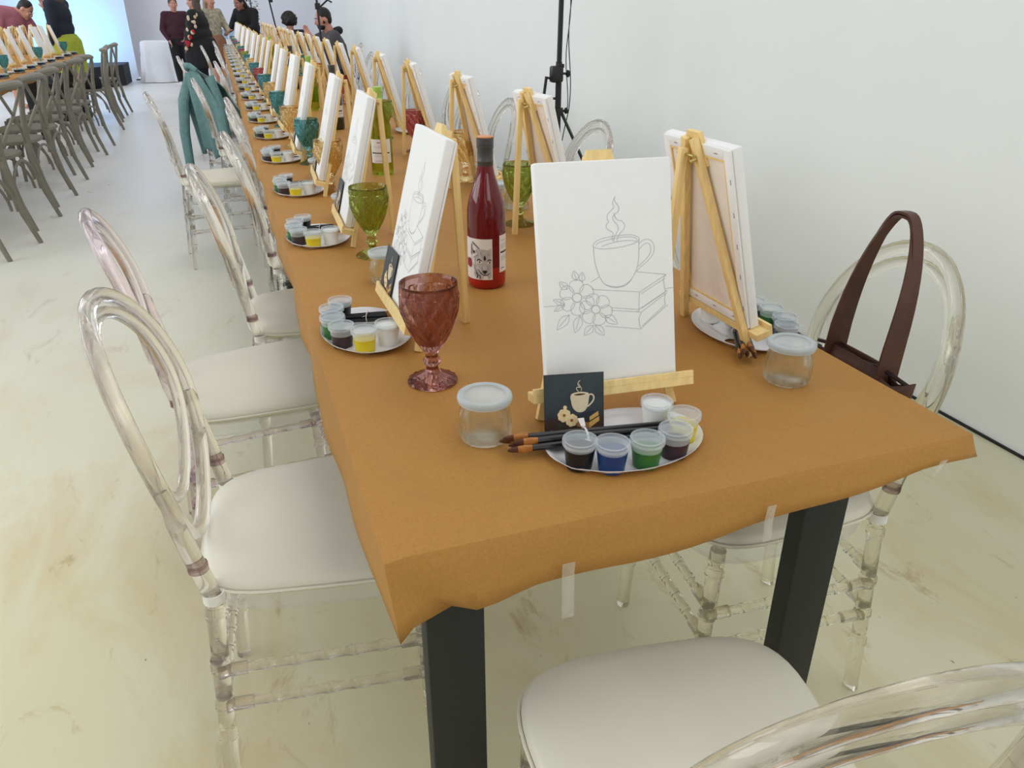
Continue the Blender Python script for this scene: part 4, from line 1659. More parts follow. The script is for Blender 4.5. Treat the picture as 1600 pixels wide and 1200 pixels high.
# ------------------------------------------------------------------ handbag on the right chair
def make_bag():
    t = thing('handbag', 'brown leather handbag with tall straps standing on the right chair', 'bag', (0.955, 0.330, 0.475), math.radians(93))
    # body: slouchy tote, local x along the opening (world y)
    n = 28
    rows = [(0.01, 0.060, 0.040), (0.04, 0.068, 0.050), (0.09, 0.085, 0.052), (0.16, 0.105, 0.042), (0.215, 0.117, 0.020), (0.235, 0.120, 0.012)]
    vs, fs = [], []
    for ri, (z, a, b_) in enumerate(rows):
        for k in range(n):
            th = 2 * PI * k / n
            x = a * math.copysign(abs(math.cos(th)) ** 0.7, math.cos(th))
            y = b_ * math.copysign(abs(math.sin(th)) ** 0.8, math.sin(th))
            zz = z
            if ri >= 3:
                zz += 0.014 * math.sin(x * 38 + 1) * (ri - 2) / 3 + 0.018 * (math.exp(-((x - 0.062) / 0.022) ** 2) + math.exp(-((x + 0.050) / 0.022) ** 2)) * (ri - 2) / 3
                y += 0.006 * math.sin(x * 60)
            vs.append((x, y, zz))
    for i in range(len(rows) - 1):
        for k in range(n):
            k2 = (k + 1) % n
            fs.append((i * n + k, i * n + k2, (i + 1) * n + k2, (i + 1) * n + k))
    fs.append(tuple(range(n - 1, -1, -1)))
    m_ = MB().add(vs, fs)
    body = m_.build('bag_body', M['leather'], t, 60)
    sm_ = body.modifiers.new('thickness', 'SOLIDIFY')
    sm_.thickness = 0.003
    for sy, (lean, hh) in ((-1, (0.0, 0.290)), (1, (0.012, 0.283))):
        s_ = MB()
        pts = []
        for k in range(31):
            u = k / 30
            th = PI * u
            xw = (0.064 - 0.022 * math.sin(th) ** 2) * math.copysign(abs(math.cos(th)) ** 0.6, math.cos(th))
            x = xw + 0.004 + 0.012 * math.sin(th) ** 2
            z = 0.215 + hh * math.sin(th) ** 0.62
            y = sy * 0.012 * (1 - math.sin(th) * 0.6) - 0.045 * (math.sin(th)) - lean * math.sin(th)
            pts.append((x, y, z))
        # flat strap: ribbon with thickness
        vs, fs = [], []
        for i, p in enumerate(pts):
            p = Vector(p)
            a = Vector(pts[max(0, i - 1)])
            c = Vector(pts[min(30, i + 1)])
            tg = (c - a).normalized()
            yv = Vector((0.25, 1, 0))
            yv = (yv - tg * yv.dot(tg)).normalized()
            nv = tg.cross(yv)
            wd = 0.0100 * (1.25 - 0.35 * math.sin(PI * i / 30))
            for s1, s2 in ((-1, -1), (1, -1), (1, 1), (-1, 1)):
                vs.append(p + yv * wd * s1 + nv * 0.0022 * s2)
        for i in range(30):
            for k in range(4):
                k2 = (k + 1) % 4
                fs.append((i * 4 + k, i * 4 + k2, (i + 1) * 4 + k2, (i + 1) * 4 + k))
        fs += [(3, 2, 1, 0), (120, 121, 122, 123)]
        s_.add(vs, fs)
        s_.build('strap', M['leather'], t, 40)
    z_ = MB()
    z_.tube([(-0.112, 0, 0.232), (-0.05, 0.004, 0.244), (0.0, -0.003, 0.234), (0.06, 0.004, 0.246), (0.110, 0, 0.236)], 0.004, 8)
    z_.build('top_edge', M['leather_in'], t)
    return t


make_bag()

# ------------------------------------------------------------------ black stands
def make_stand():
    X, Y = 1.60, 3.37
    t = thing('lighting_stand', 'tall black metal stand with crank, near the white wall', 'stand', (X, Y, 0))
    MB().tube([(0.0, 0, 0.55), (0.0, 0, 1.05)], 0.0165, 14).build('lower_tube', M['tripod'], t)
    MB().tube([(0.0, 0, 1.0), (0.012, -0.01, 2.3)], 0.0135, 14).build('upper_tube', M['tripod'], t)
    c = MB()
    c.box((-0.018, -0.01, 0.990), (0.068, 0.05, 0.082), None, 0.012)
    c.box((0.006, 0, 1.03), (0.036, 0.04, 0.02), None, 0.004)
    c.build('clamp_box', M['tripod'], t)
    k = MB()
    k.tube([(0.02, 0, 0.992), (0.045, 0, 0.990)], 0.006, 8)
    k.ball((0.052, 0, 0.990), (0.012, 0.017, 0.019))
    k.build('knob', M['tripod'], t)
    k = MB()
    k.tube([(0.0, 0, 0.80), (0.04, 0, 0.803)], 0.007, 8)
    k.ball((0.048, 0, 0.803), (0.012, 0.014, 0.017))
    k.build('knob', M['tripod'], t)
    h = MB()
    h.tube([(-0.05, -0.01, 0.970), (-0.074, -0.01, 0.974)], 0.006, 8)
    h.tube([(-0.074, -0.01, 0.980), (-0.090, -0.01, 0.862)], 0.0085, 8)
    h.tube([(-0.090, -0.01, 0.868), (0.0, 0, 0.868)], 0.0065, 8)
    h.build('crank_handle', M['tripod'], t)
    for a in (200, 320, 80):
        th = math.radians(a)
        l_ = MB()
        dx, dy = math.cos(th), math.sin(th)
        l_.bar((dx * 0.018, dy * 0.018, 0.80), (dx * 0.44, dy * 0.44, 0.012), 0.022, 0.012, (0, 0, 1), 0.002)
        l_.bar((dx * 0.018, dy * 0.018, 0.50), (dx * 0.27, dy * 0.27, 0.42), 0.016, 0.008)
        lo = l_.build('leg', M['tripod'], t, 20)
        MB().ball((dx * 0.44, dy * 0.44, 0.012), 0.014).build('rubber_foot', M['cable'], lo)
    b_ = MB()
    b_.tube([(0, 0, 0.78), (0, 0, 0.82)], 0.028, 14)
    b_.tube([(0, 0, 0.48), (0, 0, 0.52)], 0.024, 14)
    b_.build('collar', M['tripod'], t)
    cb = MB()
    pts = []
    for i in range(40):
        u = i / 39
        z = 2.2 - 1.55 * u
        pts.append((0.058 + 0.010 * math.sin(u * 17) - 0.004 * u + (0.0 if u < 0.9 else -0.2 * (u - 0.9)), -0.012, z))
    cb.tube(pts, 0.0026, 6)
    pts = []
    for i in range(40):
        u = i / 39
        z = 2.2 - 1.40 * u
        pts.append((0.052 + 0.009 * math.sin(u * 19 + 2) - 0.002 * u, 0.006, z))
    cb.tube(pts, 0.0024, 6)
    o = cb.build('power_cable', M['cable'])
    o.location = (X, Y, 0)
    tag(o, 'twisted thin black cable hanging down the tall black stand', 'cable')


make_stand()


def mic_stand(x, y, tilt, h, label, arm=True):
    t = thing('microphone_stand', label, 'stand', (x, y, 0))
    MB().tube([(0, 0, 0.04), (tilt * 0.9, 0, h)], 0.013, 10).build('pole', M['tripod'], t)
    MB().box((tilt * 0.62, 0, h * 0.82), (0.06, 0.05, 0.07), None, 0.01).build('clamp', M['tripod'], t)
    if arm:
        MB().tube([(tilt * 0.66, 0, h * 0.80), (0.10, 0, h * 0.86), (0.15, 0, h * 0.845)], 0.010, 8).build('side_arm', M['tripod'], t)
    for a in (30, 150, 270):
        th = math.radians(a)
        MB().tube([(0, 0, 0.5), (math.cos(th) * 0.3, math.sin(th) * 0.3, 0.01)], 0.010, 8).build('leg', M['tripod'], t)
    return t


mic_stand(1.10, 9.45, -0.03, 1.62, 'black stand in front of the man in the grey hoodie')
mic_stand(1.06, 14.6, -0.26, 1.75, 'thin black slanted stand between the seated people and the far wall', False)


# ------------------------------------------------------------------ grey cross-back chairs + second table
def make_grey_chair(label):
    t = thing('cross_back_chair', label, 'chair', group='grey cross-back chairs')
    m = M['greywood']
    s_ = MB()
    n = 32
    vs = []
    for z, g in ((0.435, -0.01), (0.442, 0.0), (0.458, 0.0), (0.464, -0.01)):
        for k in range(n):
            a = 2 * PI * k / n
            c, s1 = math.cos(a), math.sin(a)
            x = math.copysign(abs(c) ** 0.6, c)
            y = math.copysign(abs(s1) ** 0.6, s1)
            vs.append((x * (0.20 + 0.015 * y + g), y * (0.20 + g), z))
    fs = []
    for i in range(3):
        for k in range(n):
            k2 = (k + 1) % n
            fs.append((i * n + k, i * n + k2, (i + 1) * n + k2, (i + 1) * n + k))
    fs += [tuple(range(n - 1, -1, -1)), tuple(3 * n + k for k in range(n))]
    s_.add(vs, fs)
    s_.build('seat', m, t, 40)
    for sg in (-1, 1):
        l_ = MB()
        l_.tube([(sg * 0.195, 0.195, 0.0), (sg * 0.188, 0.180, 0.22), (sg * 0.175, 0.165, 0.45)], [0.014, 0.017, 0.019], 8)
        l_.build('leg', m, t)
        l_ = MB()
        l_.tube([(sg * 0.195, -0.290, 0.0), (sg * 0.188, -0.235, 0.18), (sg * 0.182, -0.200, 0.40), (sg * 0.185, -0.198, 0.50), (sg * 0.188, -0.215, 0.66), (sg * 0.185, -0.245, 0.80), (sg * 0.150, -0.262, 0.868)], [0.014, 0.017, 0.019, 0.018, 0.017, 0.016, 0.016], 8)
        l_.build('leg', m, t)
        h = MB()
        pts = []
        for k in range(13):
            a = PI * k / 12
            pts.append((sg * 0.186, 0.168 * math.cos(a) - 0.008, 0.20 + 0.215 * math.sin(a)))
        h.tube(pts, 0.009, 8)
        h.build('hoop_brace', m, t)
    for yy in (0.172, -0.215):
        h = MB()
        pts = []
        for k in range(13):
            a = PI * k / 12
            pts.append((0.178 * math.cos(a), yy, 0.20 + 0.215 * math.sin(a)))
        h.tube(pts, 0.009, 8)
        h.build('hoop_brace', m, t)
    tr = MB()
    pts = []
    for k in range(11):
        u = -1 + 2 * k / 10
        pts.append((0.195 * u, -0.245 - 0.030 * (1 - u * u), 0.862 + 0.012 * (1 - u * u)))
    tr.tube(pts, [0.020 + 0.008 * (1 - abs(-1 + 2 * k / 10)) for k in range(11)], 10, flat=1.25)
    tr.build('top_rail', m, t)
    for sg in (-1, 1):
        c = MB()
        c.tube([(sg * 0.178, -0.200, 0.50), (sg * 0.10, -0.225, 0.60), (0, -0.245, 0.69), (-sg * 0.10, -0.255, 0.79), (-sg * 0.165, -0.262, 0.86)], 0.010, 8)
        c.build('cross_bar', m, t)
    return t


gy = [4.55, 5.25, 5.95, 6.6, 7.25, 7.9, 8.55]
g0 = make_grey_chair('grey cross-back chair, nearest of the row at the left edge')
put(g0, (-1.62, gy[0], 0), math.radians(76))
random.seed(5)
for i, y in enumerate(gy[1:]):
    dup(g0, (-1.62 + random.uniform(-0.03, 0.03), y, 0), math.radians(76 + random.uniform(-4, 4)), 'grey cross-back chair, %s from the camera at the left table' % NEARW[i + 1])
dup(g0, (-1.60, 10.05, 0), math.radians(100), 'grey cross-back chair with a small black bag on its seat')
dup(g0, (-1.66, 10.85, 0), math.radians(94), 'grey cross-back chair at the far end, lit by the blue glow')
dup(g0, (-1.64, 11.6, 0), math.radians(86), 'farthest grey cross-back chair in front of the blue glow')
bg_ = MB()
bg_.lathe([(0, 0), (0.085, 0), (0.10, 0.03), (0.095, 0.10), (0.06, 0.15), (0, 0.165)], 14)
o = bg_.build('small_bag', M['cl_black'])
o.location = (-1.52, 9.97, 0.466)
tag(o, 'small black bag on the seat of a grey chair', 'bag')
bb = MB()
bb.box((0, 0, 0.22), (0.42, 0.42, 0.44), None, 0.01)
bo = bb.build('speaker_box', M['stage'])
bo.location = (-2.0, 11.2, 0)
tag(bo, 'black box under the far end of the left table', 'box')
hd = MB()
hd.tube([(0.10, -0.215, 0.10), (0.10, -0.235, 0.11), (0.16, -0.235, 0.11), (0.16, -0.215, 0.10)], 0.006, 6)
hd.build('handle', M['plate'], bo)

for k in range(3):
    make_table('trestle_table', ['near part of the left table under brown paper', 'middle part of the left table under brown paper', 'far end of the left table, black legs beside the black box'][k], -2.66, -1.81, 4.4 + 2.5 * k, 4.4 + 2.5 * (k + 1), 'tables of the left row')
pl = MB()
n = 60
vs, fs = [], []
for j in range(n + 1):
    y = 4.38 + (11.92 - 4.38) * j / n
    w_ = 0.008 * math.sin(y * 9)
    row = [(-2.70 - w_, y, 0.66), (-2.675, y, 0.752), (-2.24, y, 0.753), (-1.795, y, 0.752), (-1.78 + w_, y, 0.675 + w_)]
    vs += row
for j in range(n):
    for i in range(4):
        fs.append((j * 5 + i, j * 5 + i + 1, j * 5 + 6 + i, j * 5 + 5 + i))
pl.add(vs, fs)
po = pl.build('paper_tablecloth', M['paper'], None, 60)
smo = po.modifiers.new('thickness', 'SOLIDIFY')
smo.thickness = 0.0006
smo.offset = 1
tag(po, 'brown paper covering on the left table behind the grey chairs', 'table covering')

yy_ = [6.2, 6.9, 7.6, 8.3, 8.85, 9.4, 10.0, 10.6, 11.2, 11.7]
for i, y in enumerate(yy_):
    rz = math.radians(90 + random.uniform(-6, 6))
    ex = -2.05 + random.uniform(-0.02, 0.02)
    w = NEARW[i]
    dup(easel0, (ex, y, Z0), rz, 'pine easel, %s from the camera on the left table' % w)
    cv = dup(canvas0, None, None, 'white canvas, %s from the camera on the left table' % w, skip=('pencil_drawing', 'staple', 'folded_edge', 'stretcher_bar', 'fabric_back'))
    place_canvas(cv, ex, y, rz)
    dup(pal0, (-1.935, y + 0.02, Z0), rz, 'white oval palette, %s from the camera on the left table' % w)
    for c, ux, uy in CUPS:
        q = Matrix.Rotation(rz, 3, 'Z') @ Vector((ux, uy, 0))
        dup(cups0[c], (-1.935 + q.x, y + 0.02 + q.y, Z0 + 0.0022), rz, 'cup of %s paint on the %s palette of the left table' % (c, w), skip=('lid',))
    rz2 = rz + PI
    dup(easel0, (-2.44, y + 0.2, Z0), rz2, 'pine easel, %s on the far side of the left table' % w)
    cv = dup(canvas0, None, None, 'white canvas, %s on the far side of the left table' % w, skip=('pencil_drawing',))
    place_canvas(cv, -2.44, y + 0.2, rz2)
    if i % 3 == 0:
        dup(gob0['teal'], (-1.96, y - 0.24, Z0), i, 'teal goblet beside the %s easel of the left table' % w, 'pressed-glass goblets')

# ------------------------------------------------------------------ far end: backdrop, stage, draped table
bk = MB()
bk.box((-3.84, 17.8, 1.45), (4.3, 0.06, 2.9))
bo_ = bk.build('backdrop_board', M['backdrop'], None, 0)
tag(bo_, 'tall white backdrop board glowing blue at its foot', 'backdrop')
sb = MB()
loop = [(-4.8, 15.7, 0), (-2.25, 15.7, 0), (-1.80, 16.4, 0), (-1.78, 17.3, 0), (-4.8, 17.3, 0)]
sb.prism(loop, (0, 0, 0.36))
so = sb.build('stage_platform', M['stage'], None, 0)
tag(so, 'low black stage platform before the glowing backdrop', 'stage')
up = thing('uplight', 'small blue uplight at the foot of the backdrop', 'lamp', (-2.75, 17.15, 0.362))
MB().lathe([(0, 0), (0.07, 0), (0.075, 0.10), (0.06, 0.12), (0, 0.118)], 18).build('lamp_body', M['tripod'], up)
ll = bpy.data.lights.new('blue_uplight', 'AREA')
ll.shape = 'DISK'
ll.size = 0.25
ll.energy = 34
ll.color = (0.05, 0.42, 1.0)
lo = bpy.data.objects.new('lamp_light', ll)
COL.objects.link(lo)
lo.parent = up
lo.location = (0, 0, 0.14)
lo.rotation_euler = (math.radians(180 - 35), 0, 0)
l2 = bpy.data.lights.new('blue_floor_wash', 'POINT')
l2.shadow_soft_size = 0.15
l2.energy = 14
l2.color = (0.25, 0.5, 1.0)
l2o = bpy.data.objects.new('lamp_glow', l2)
COL.objects.link(l2o)
l2o.parent = up
l2o.location = (0, -0.1, 0.3)

dt = thing('draped_table', 'small table draped to the floor in white cloth, far end', 'table', (-1.16, 17.1, 0))
m_ = MB()
n = 72
vs, fs = [], []
for ri, (z, k) in enumerate(((0.74, 0.0), (0.745, 0.9), (0.72, 1.0), (0.5, 1.06), (0.25, 1.13), (0.01, 1.22))):
    for j in range(n):
        a = 2 * PI * j / n
        c, s1 = math.cos(a), math.sin(a)
        x = 0.33 * math.copysign(abs(c) ** 0.5, c)
        y = 0.28 * math.copysign(abs(s1) ** 0.5, s1)
        wv = 1 + 0.13 * math.sin(a * 11) * max(0, k - 1) * 5
        vs.append((x * k * wv, y * k * wv, z))
for i in range(5):
    for j in range(n):
        j2 = (j + 1) % n
        fs.append((i * n + j, i * n + j2, (i + 1) * n + j2, (i + 1) * n + j))
m_.add(vs, fs).build('cloth_drape', M['linen'], dt, 60)
fl_ = MB()
fl_.box((0, 0, 0.27), (0.24, 0.02, 0.52), Matrix.Rotation(math.radians(-10), 3, 'X'))
fo = fl_.build('picture_frame', M['plate'])
fo.location = (-1.52, 18.22, 0.01)
tag(fo, 'white framed picture leaning on the far wall by the draped table', 'picture')
MB().box((0, -0.012, 0.27), (0.20, 0.006, 0.44), Matrix.Rotation(math.radians(-10), 3, 'X')).build('print', M['pic'], fo, 0)
cb = MB()
pts = [(-1.72 + 0.05 * i, 17.55 + 0.05 * math.sin(i * 0.8), 0.012) for i in range(14)]
cb.tube(pts, 0.012, 6)
tag(cb.build('floor_cable', M['cable']), 'black cable on the floor beside the backdrop foot', 'cable')

# far serving table with blue crates behind the long table
ft = thing('serving_table', 'white-clothed table behind the far end of the long table', 'table', (0.10, 16.0, 0))
MB().box((0, 0, 0.40), (0.9, 0.6, 0.80), None, 0.01).build('cloth_drape', M['linen'], ft)
for i, (x, z, lb) in enumerate(((0.03, 0.80, 'pale blue crate at the left of the far white table'), (0.25, 0.80, 'pale blue crate at the right of the far white table'))):
    c = MB()
    c.box((0, 0, 0.075), (0.19, 0.24, 0.15), None, 0.008)
    c.box((0, 0, 0.155), (0.205, 0.255, 0.012), None, 0.004)
    o = c.build('storage_crate', M['box_blue'])
    o.location = (x, 15.9, z)
    tag(o, lb, 'crate', 'pale blue crates')
pp = thing('potted_plant', 'tall leafy plant hanging greenery behind the person in black', 'plant', (0.62, 15.9, 0))
MB().lathe([(0, 0), (0.13, 0), (0.16, 0.3), (0.15, 0.3), (0, 0.28)], 18).build('pot', M['plate'], pp)
MB().tube([(0, 0, 0.25), (0.02, 0, 0.9), (-0.02, 0, 1.7)], 0.012, 8).build('stem', M['foliage'], pp)
lf = MB()
random.seed(3)
for k in range(260):
    z = random.uniform(0.7, 1.8)
    a = random.uniform(0, 2 * PI)
    r = random.uniform(0.02, 0.13)
    c = Vector((r * math.cos(a), r * math.sin(a), z))
    u = Vector((math.cos(a), math.sin(a), random.uniform(-1.2, 0.3))).normalized() * random.uniform(0.03, 0.06)
    v = u.cross(Vector((random.random(), random.random(), 1))).normalized() * 0.014
    lf.mi = random.randint(0, 1)
    lf.poly([c, c + u * 0.5 + v, c + u, c + u * 0.5 - v])
lf.build('leaves', [M['foliage'], M['foliage_grey']], pp, 0, fix=False)


# ------------------------------------------------------------------ people
def remeshed(mb, name, mat_, parent, vox=0.012, sm=4):
    o = mb.build(name, mat_, None, 0)
    r = o.modifiers.new('r', 'REMESH')
    r.mode = 'VOXEL'
    r.voxel_size = vox
    s_ = o.modifiers.new('s', 'SMOOTH')
    s_.iterations = sm
    s_.factor = 0.5
    dg = bpy.context.evaluated_depsgraph_get()
    me = bpy.data.meshes.new_from_object(o.evaluated_get(dg))
    me.name = name
    old = o.data
    o.modifiers.clear()
    o.data = me
    if not me.materials:
        me.materials.append(mat_)
    bpy.data.meshes.remove(old)
    me.shade_smooth()
    o.parent = parent
    return o


def limb(mb, a, b_, r0, r1, seg=12):
    a, b_ = Vector(a), Vector(b_)
    pts = [a + (b_ - a) * t for t in (0, 0.3, 0.7, 1)]
    bulge = [r0, r0 * 1.03 * 0.75 + r1 * 0.27, r0 * 0.35 + r1 * 0.67, r1]
    mb.tube(pts, bulge, seg)
    mb.ball(a, r0, 12, 8)
    mb.ball(b_, r1, 12, 8)


def hand(mb, w, d, side, curl=0.4, k=1.0):
    """palm, four fingers and a thumb from wrist w along direction d; side = thumb side"""
    w = Vector(w)
    d = Vector(d).normalized()
    sd = Vector(side)
    sd = (sd - d * sd.dot(d)).normalized()
    nn = d.cross(sd)
    Rm = Matrix((sd, nn, d)).transposed()
    mb.ball(w + d * 0.045 * k, (0.038 * k, 0.016 * k, 0.052 * k), 12, 8, Rm)
    for i, L in enumerate((0.070, 0.080, 0.075, 0.058)):
        b0 = w + d * 0.085 * k + sd * (0.027 - 0.018 * i) * k
        d1 = (d * math.cos(curl * 0.5) + nn * math.sin(curl * 0.5))
        d2 = (d * math.cos(curl * 1.4) + nn * math.sin(curl * 1.4))
        p1 = b0 + d1 * L * 0.5 * k
        p2 = p1 + d2 * L * 0.5 * k
        mb.tube([b0 - d * 0.02 * k, b0, p1, p2], [0.0085 * k, 0.0088 * k, 0.008 * k, 0.0065 * k], 8)
    t0 = w + d * 0.03 * k + sd * 0.028 * k
    td = (d * 0.7 + sd * 0.7).normalized()
    mb.tube([t0, t0 + td * 0.03 * k, t0 + (td * 0.7 + d * 0.5).normalized() * 0.058 * k], [0.011 * k, 0.010 * k, 0.008 * k], 8)


def person(label, loc, rz, J, skin, shirt, trousers, hair, hairstyle='short', skirt=False, shoes=None, build=1.0, sleeves=True, extras=None, beard=False, long_coat=False, size=1.0):
    """J: joint positions in local metres (person faces -y)"""
    t = thing('person', label, 'person', loc, rz)
    t.scale = (size, size, size)
    P = {k: Vector(v) for k, v in J.items()}
    b_ = MB()
    k = build
    hd_ = P['head']
    nk = P['neck']
    # head with face; head direction
    fwd = P.get('face', Vector((0, -1, 0))).normalized()
    upv = (hd_ - nk).normalized()
    upv = (upv + Vector((0, 0, 1))).normalized()
    sdv = upv.cross(fwd).normalized()
    fwd = sdv.cross(upv).normalized()
    HR = Matrix((sdv, -fwd, upv)).transposed()
    def H(x, y, z):
        return hd_ + HR @ Vector((x, y, z))
    b_.ball(hd_ + HR @ Vector((0, 0.008, 0.012)), (0.077, 0.094, 0.108), 18, 14, HR)
    b_.ball(H(0, -0.030, -0.055), (0.056, 0.060, 0.060), 14, 10, HR)
    b_.ball(H(0, -0.066, -0.098), (0.022, 0.020, 0.016), 10, 8, HR)
    b_.tube([H(0, -0.080, 0.020), H(0, -0.098, -0.010), H(0, -0.110, -0.030), H(0, -0.088, -0.040)], [0.008, 0.011, 0.015, 0.010], 8)
    for sg in (-1, 1):
        b_.ball(H(sg * 0.080, 0.006, -0.008), (0.012, 0.020, 0.032), 10, 8, HR)
        b_.ball(H(sg * 0.036, -0.074, -0.030), (0.024, 0.018, 0.022), 8, 6, HR)
    limb(b_, nk, hd_ + HR @ Vector((0, 0.02, -0.06)), 0.058, 0.052)
    # torso
    ch, wa, pe = P['chest'], P['waist'], P['pelvis']
    shl, shr = P['shl'], P['shr']
    across = (shr - shl).normalized()
    def torso(mb, g):
        upt = (nk - pe).normalized()
        ft = across.cross(upt).normalized()
        TR = Matrix((across, ft, upt)).transposed()
        mb.ball(ch, (0.165 * k + g, 0.115 * k + g, 0.17 + g), 16, 12, TR)
        mb.ball(wa, (0.135 * k * k + g, 0.105 * k * k + g, 0.15 + g), 16, 12, TR)
        mb.ball(pe, (0.165 * k + g, 0.122 * k + g, 0.13 + g), 16, 12, TR)
        mb.tube([pe, wa, ch], [0.12 * k + g, 0.115 * k + g, 0.13 * k + g], 12)
        limb(mb, ch + (nk - ch) * 0.5, shl, 0.075 * k + g, 0.058 * k + g)
        limb(mb, ch + (nk - ch) * 0.5, shr, 0.075 * k + g, 0.058 * k + g)
    torso(b_, 0)
    for s_ in ('l', 'r'):
        limb(b_, P['sh' + s_], P['el' + s_], 0.050 * k, 0.038 * k)
        limb(b_, P['el' + s_], P['wr' + s_], 0.038 * k, 0.026)
        dv = (P['wr' + s_] - P['el' + s_]).normalized()
        hd2 = P.get('hd' + s_, dv)
        hand(b_, P['wr' + s_], hd2, P.get('th' + s_, Vector((0, -1, 0.01))), 0.6)
        limb(b_, P['hp' + s_], P['kn' + s_], 0.085 * k, 0.055 * k)
        limb(b_, P['kn' + s_], P['an' + s_], 0.055 * k, 0.036)
        fd = P.get('ft' + s_, Vector((0, -1, 0)))
        fd = Vector((fd.x, fd.y, 0)).normalized()
        b_.ball(P['an' + s_] + fd * 0.06 + Vector((0, 0, -0.045)), (0.042, 0.042, 0.035), 10, 8)
        b_.tube([P['an' + s_] + Vector((0, 0, -0.04)), P['an' + s_] + fd * 0.15 + Vector((0, 0, -0.055))], [0.040, 0.028], 10)
    body = remeshed(b_, 'body', skin, t, 0.009, 3)
    # clothes follow the body a little outside it
    c = MB()
    torso(c, 0.014)
    for s_ in ('l', 'r'):
        limb(c, P['sh' + s_], P['el' + s_], 0.064 * k, 0.052 * k)
        if sleeves:
            e_, w_ = P['el' + s_], P['wr' + s_]
            limb(c, e_, e_ + (w_ - e_) * 0.92, 0.052 * k, 0.038)
    if long_coat:
        c.tube([pe + Vector((0, 0, 0.1)), pe, pe + Vector((0, 0, -0.18)), pe + Vector((0, 0, -0.36))], [0.17 * k, 0.19 * k, 0.20 * k, 0.205 * k], 16)
    top = remeshed(c, 'top', shirt, t, 0.012, 5)
    c = MB()
    c.ball(pe, (0.178 * k, 0.135 * k, 0.13), 16, 12)
    if skirt:
        mid = (P['knl'] + P['knr']) / 2
        c.tube([pe + Vector((0, 0, 0.08)), pe, pe + (mid - pe) * 0.5, mid], [0.14 * k, 0.185 * k, 0.20 * k, 0.20 * k], 18)
        nm = 'skirt'
    else:
        for s_ in ('l', 'r'):
            limb(c, P['hp' + s_], P['kn' + s_], 0.100 * k, 0.072 * k)
            limb(c, P['kn' + s_], P['an' + s_] + (P['kn' + s_] - P['an' + s_]) * 0.06, 0.072 * k, 0.056)
        nm = 'trousers'
    remeshed(c, nm, trousers, t, 0.012, 4)
    # hair
    h_ = MB()
    if hairstyle == 'short':
        h_.ball(H(0, 0.022, 0.034), (0.084, 0.094, 0.096), 16, 12, HR)
        h_.ball(H(0, 0.055, -0.01), (0.075, 0.055, 0.075), 14, 10, HR)
    elif hairstyle == 'bun':
        h_.ball(H(0, 0.020, 0.032), (0.086, 0.098, 0.10), 16, 12, HR)
        h_.ball(H(0, 0.085, 0.06), (0.045, 0.045, 0.045), 12, 8, HR)
    elif hairstyle == 'curly':
        h_.ball(H(0, 0.035, 0.015), (0.120, 0.115, 0.115), 16, 12, HR)
        random.seed(9)
        for q in range(60):
            a = random.uniform(0, 2 * PI)
            e = random.uniform(-0.6, 1.4)
            h_.ball(H(0.118 * math.cos(a) * math.cos(e), 0.035 + 0.11 * math.sin(a) * math.cos(e), 0.015 + 0.115 * math.sin(e)), 0.024, 8, 6)
    else:
        L = 0.30 if hairstyle == 'long' else 0.18
        h_.ball(H(0, 0.022, 0.030), (0.088, 0.098, 0.100), 16, 12, HR)
        for sg in (-0.065, -0.03, 0, 0.03, 0.065):
            h_.tube([H(sg, 0.06 - abs(sg) * 0.4, 0.03), H(sg * 1.25, 0.075 - abs(sg) * 0.5, -0.06), H(sg * 1.3, 0.075 - abs(sg) * 0.4, -0.06 - L * 0.5), H(sg * 1.1, 0.065, -0.06 - L)], [0.035, 0.036, 0.032, 0.014], 10)
    remeshed(h_, 'hair', hair, t, 0.009, 2)
    f_ = MB()
    f_.mi = 0
    for sg in (-1, 1):
        f_.ball(H(sg * 0.031, -0.085, 0.002), (0.0125, 0.007, 0.0075), 10, 8, HR)
    f_.mi = 1
    for sg in (-1, 1):
        f_.ball(H(sg * 0.031, -0.0915, 0.002), (0.005, 0.003, 0.005), 8, 6, HR)
        f_.tube([H(sg * 0.015, -0.092, 0.022), H(sg * 0.035, -0.090, 0.027), H(sg * 0.052, -0.078, 0.022)], 0.0036, 6)
    f_.build('eye', [M['eye_white'], M['hair_dark']], t)
    MB().tube([H(-0.026, -0.080, -0.066), H(-0.010, -0.091, -0.062), H(0, -0.092, -0.064), H(0.010, -0.091, -0.062), H(0.026, -0.080, -0.066)], [0.003, 0.0055, 0.0055, 0.0055, 0.003], 8).build('mouth', M['lips'], t)
    if beard:
        bd_ = MB()
        bd_.ball(H(0, -0.040, -0.078), (0.058, 0.056, 0.042), 14, 10, HR)
        bd_.tube([H(-0.062, -0.02, -0.05), H(-0.07, 0.0, 0.0)], 0.016, 8)
        bd_.tube([H(0.062, -0.02, -0.05), H(0.07, 0.0, 0.0)], 0.016, 8)
        bd_.tube([H(-0.028, -0.084, -0.052), H(0, -0.094, -0.048), H(0.028, -0.084, -0.052)], 0.006, 8)
        remeshed(bd_, 'beard', M['hair_dark'], t, 0.008, 2)
    if shoes:
        for s_ in ('l', 'r'):
            fd = P.get('ft' + s_, Vector((0, -1, 0)))
            fd = Vector((fd.x, fd.y, 0)).normalized()
            sh = MB()
            a = P['an' + s_]
            sh.tube([a + Vector((0, 0, -0.035)) - fd * 0.03, a + fd * 0.03 + Vector((0, 0, -0.038)), a + fd * 0.12 + Vector((0, 0, -0.052)), a + fd * 0.185 + Vector((0, 0, -0.058))], [0.044, 0.050, 0.042, 0.026], 12)
            sh.build('shoe', shoes, t)
    if extras:
        extras(t, P, H)
    return t


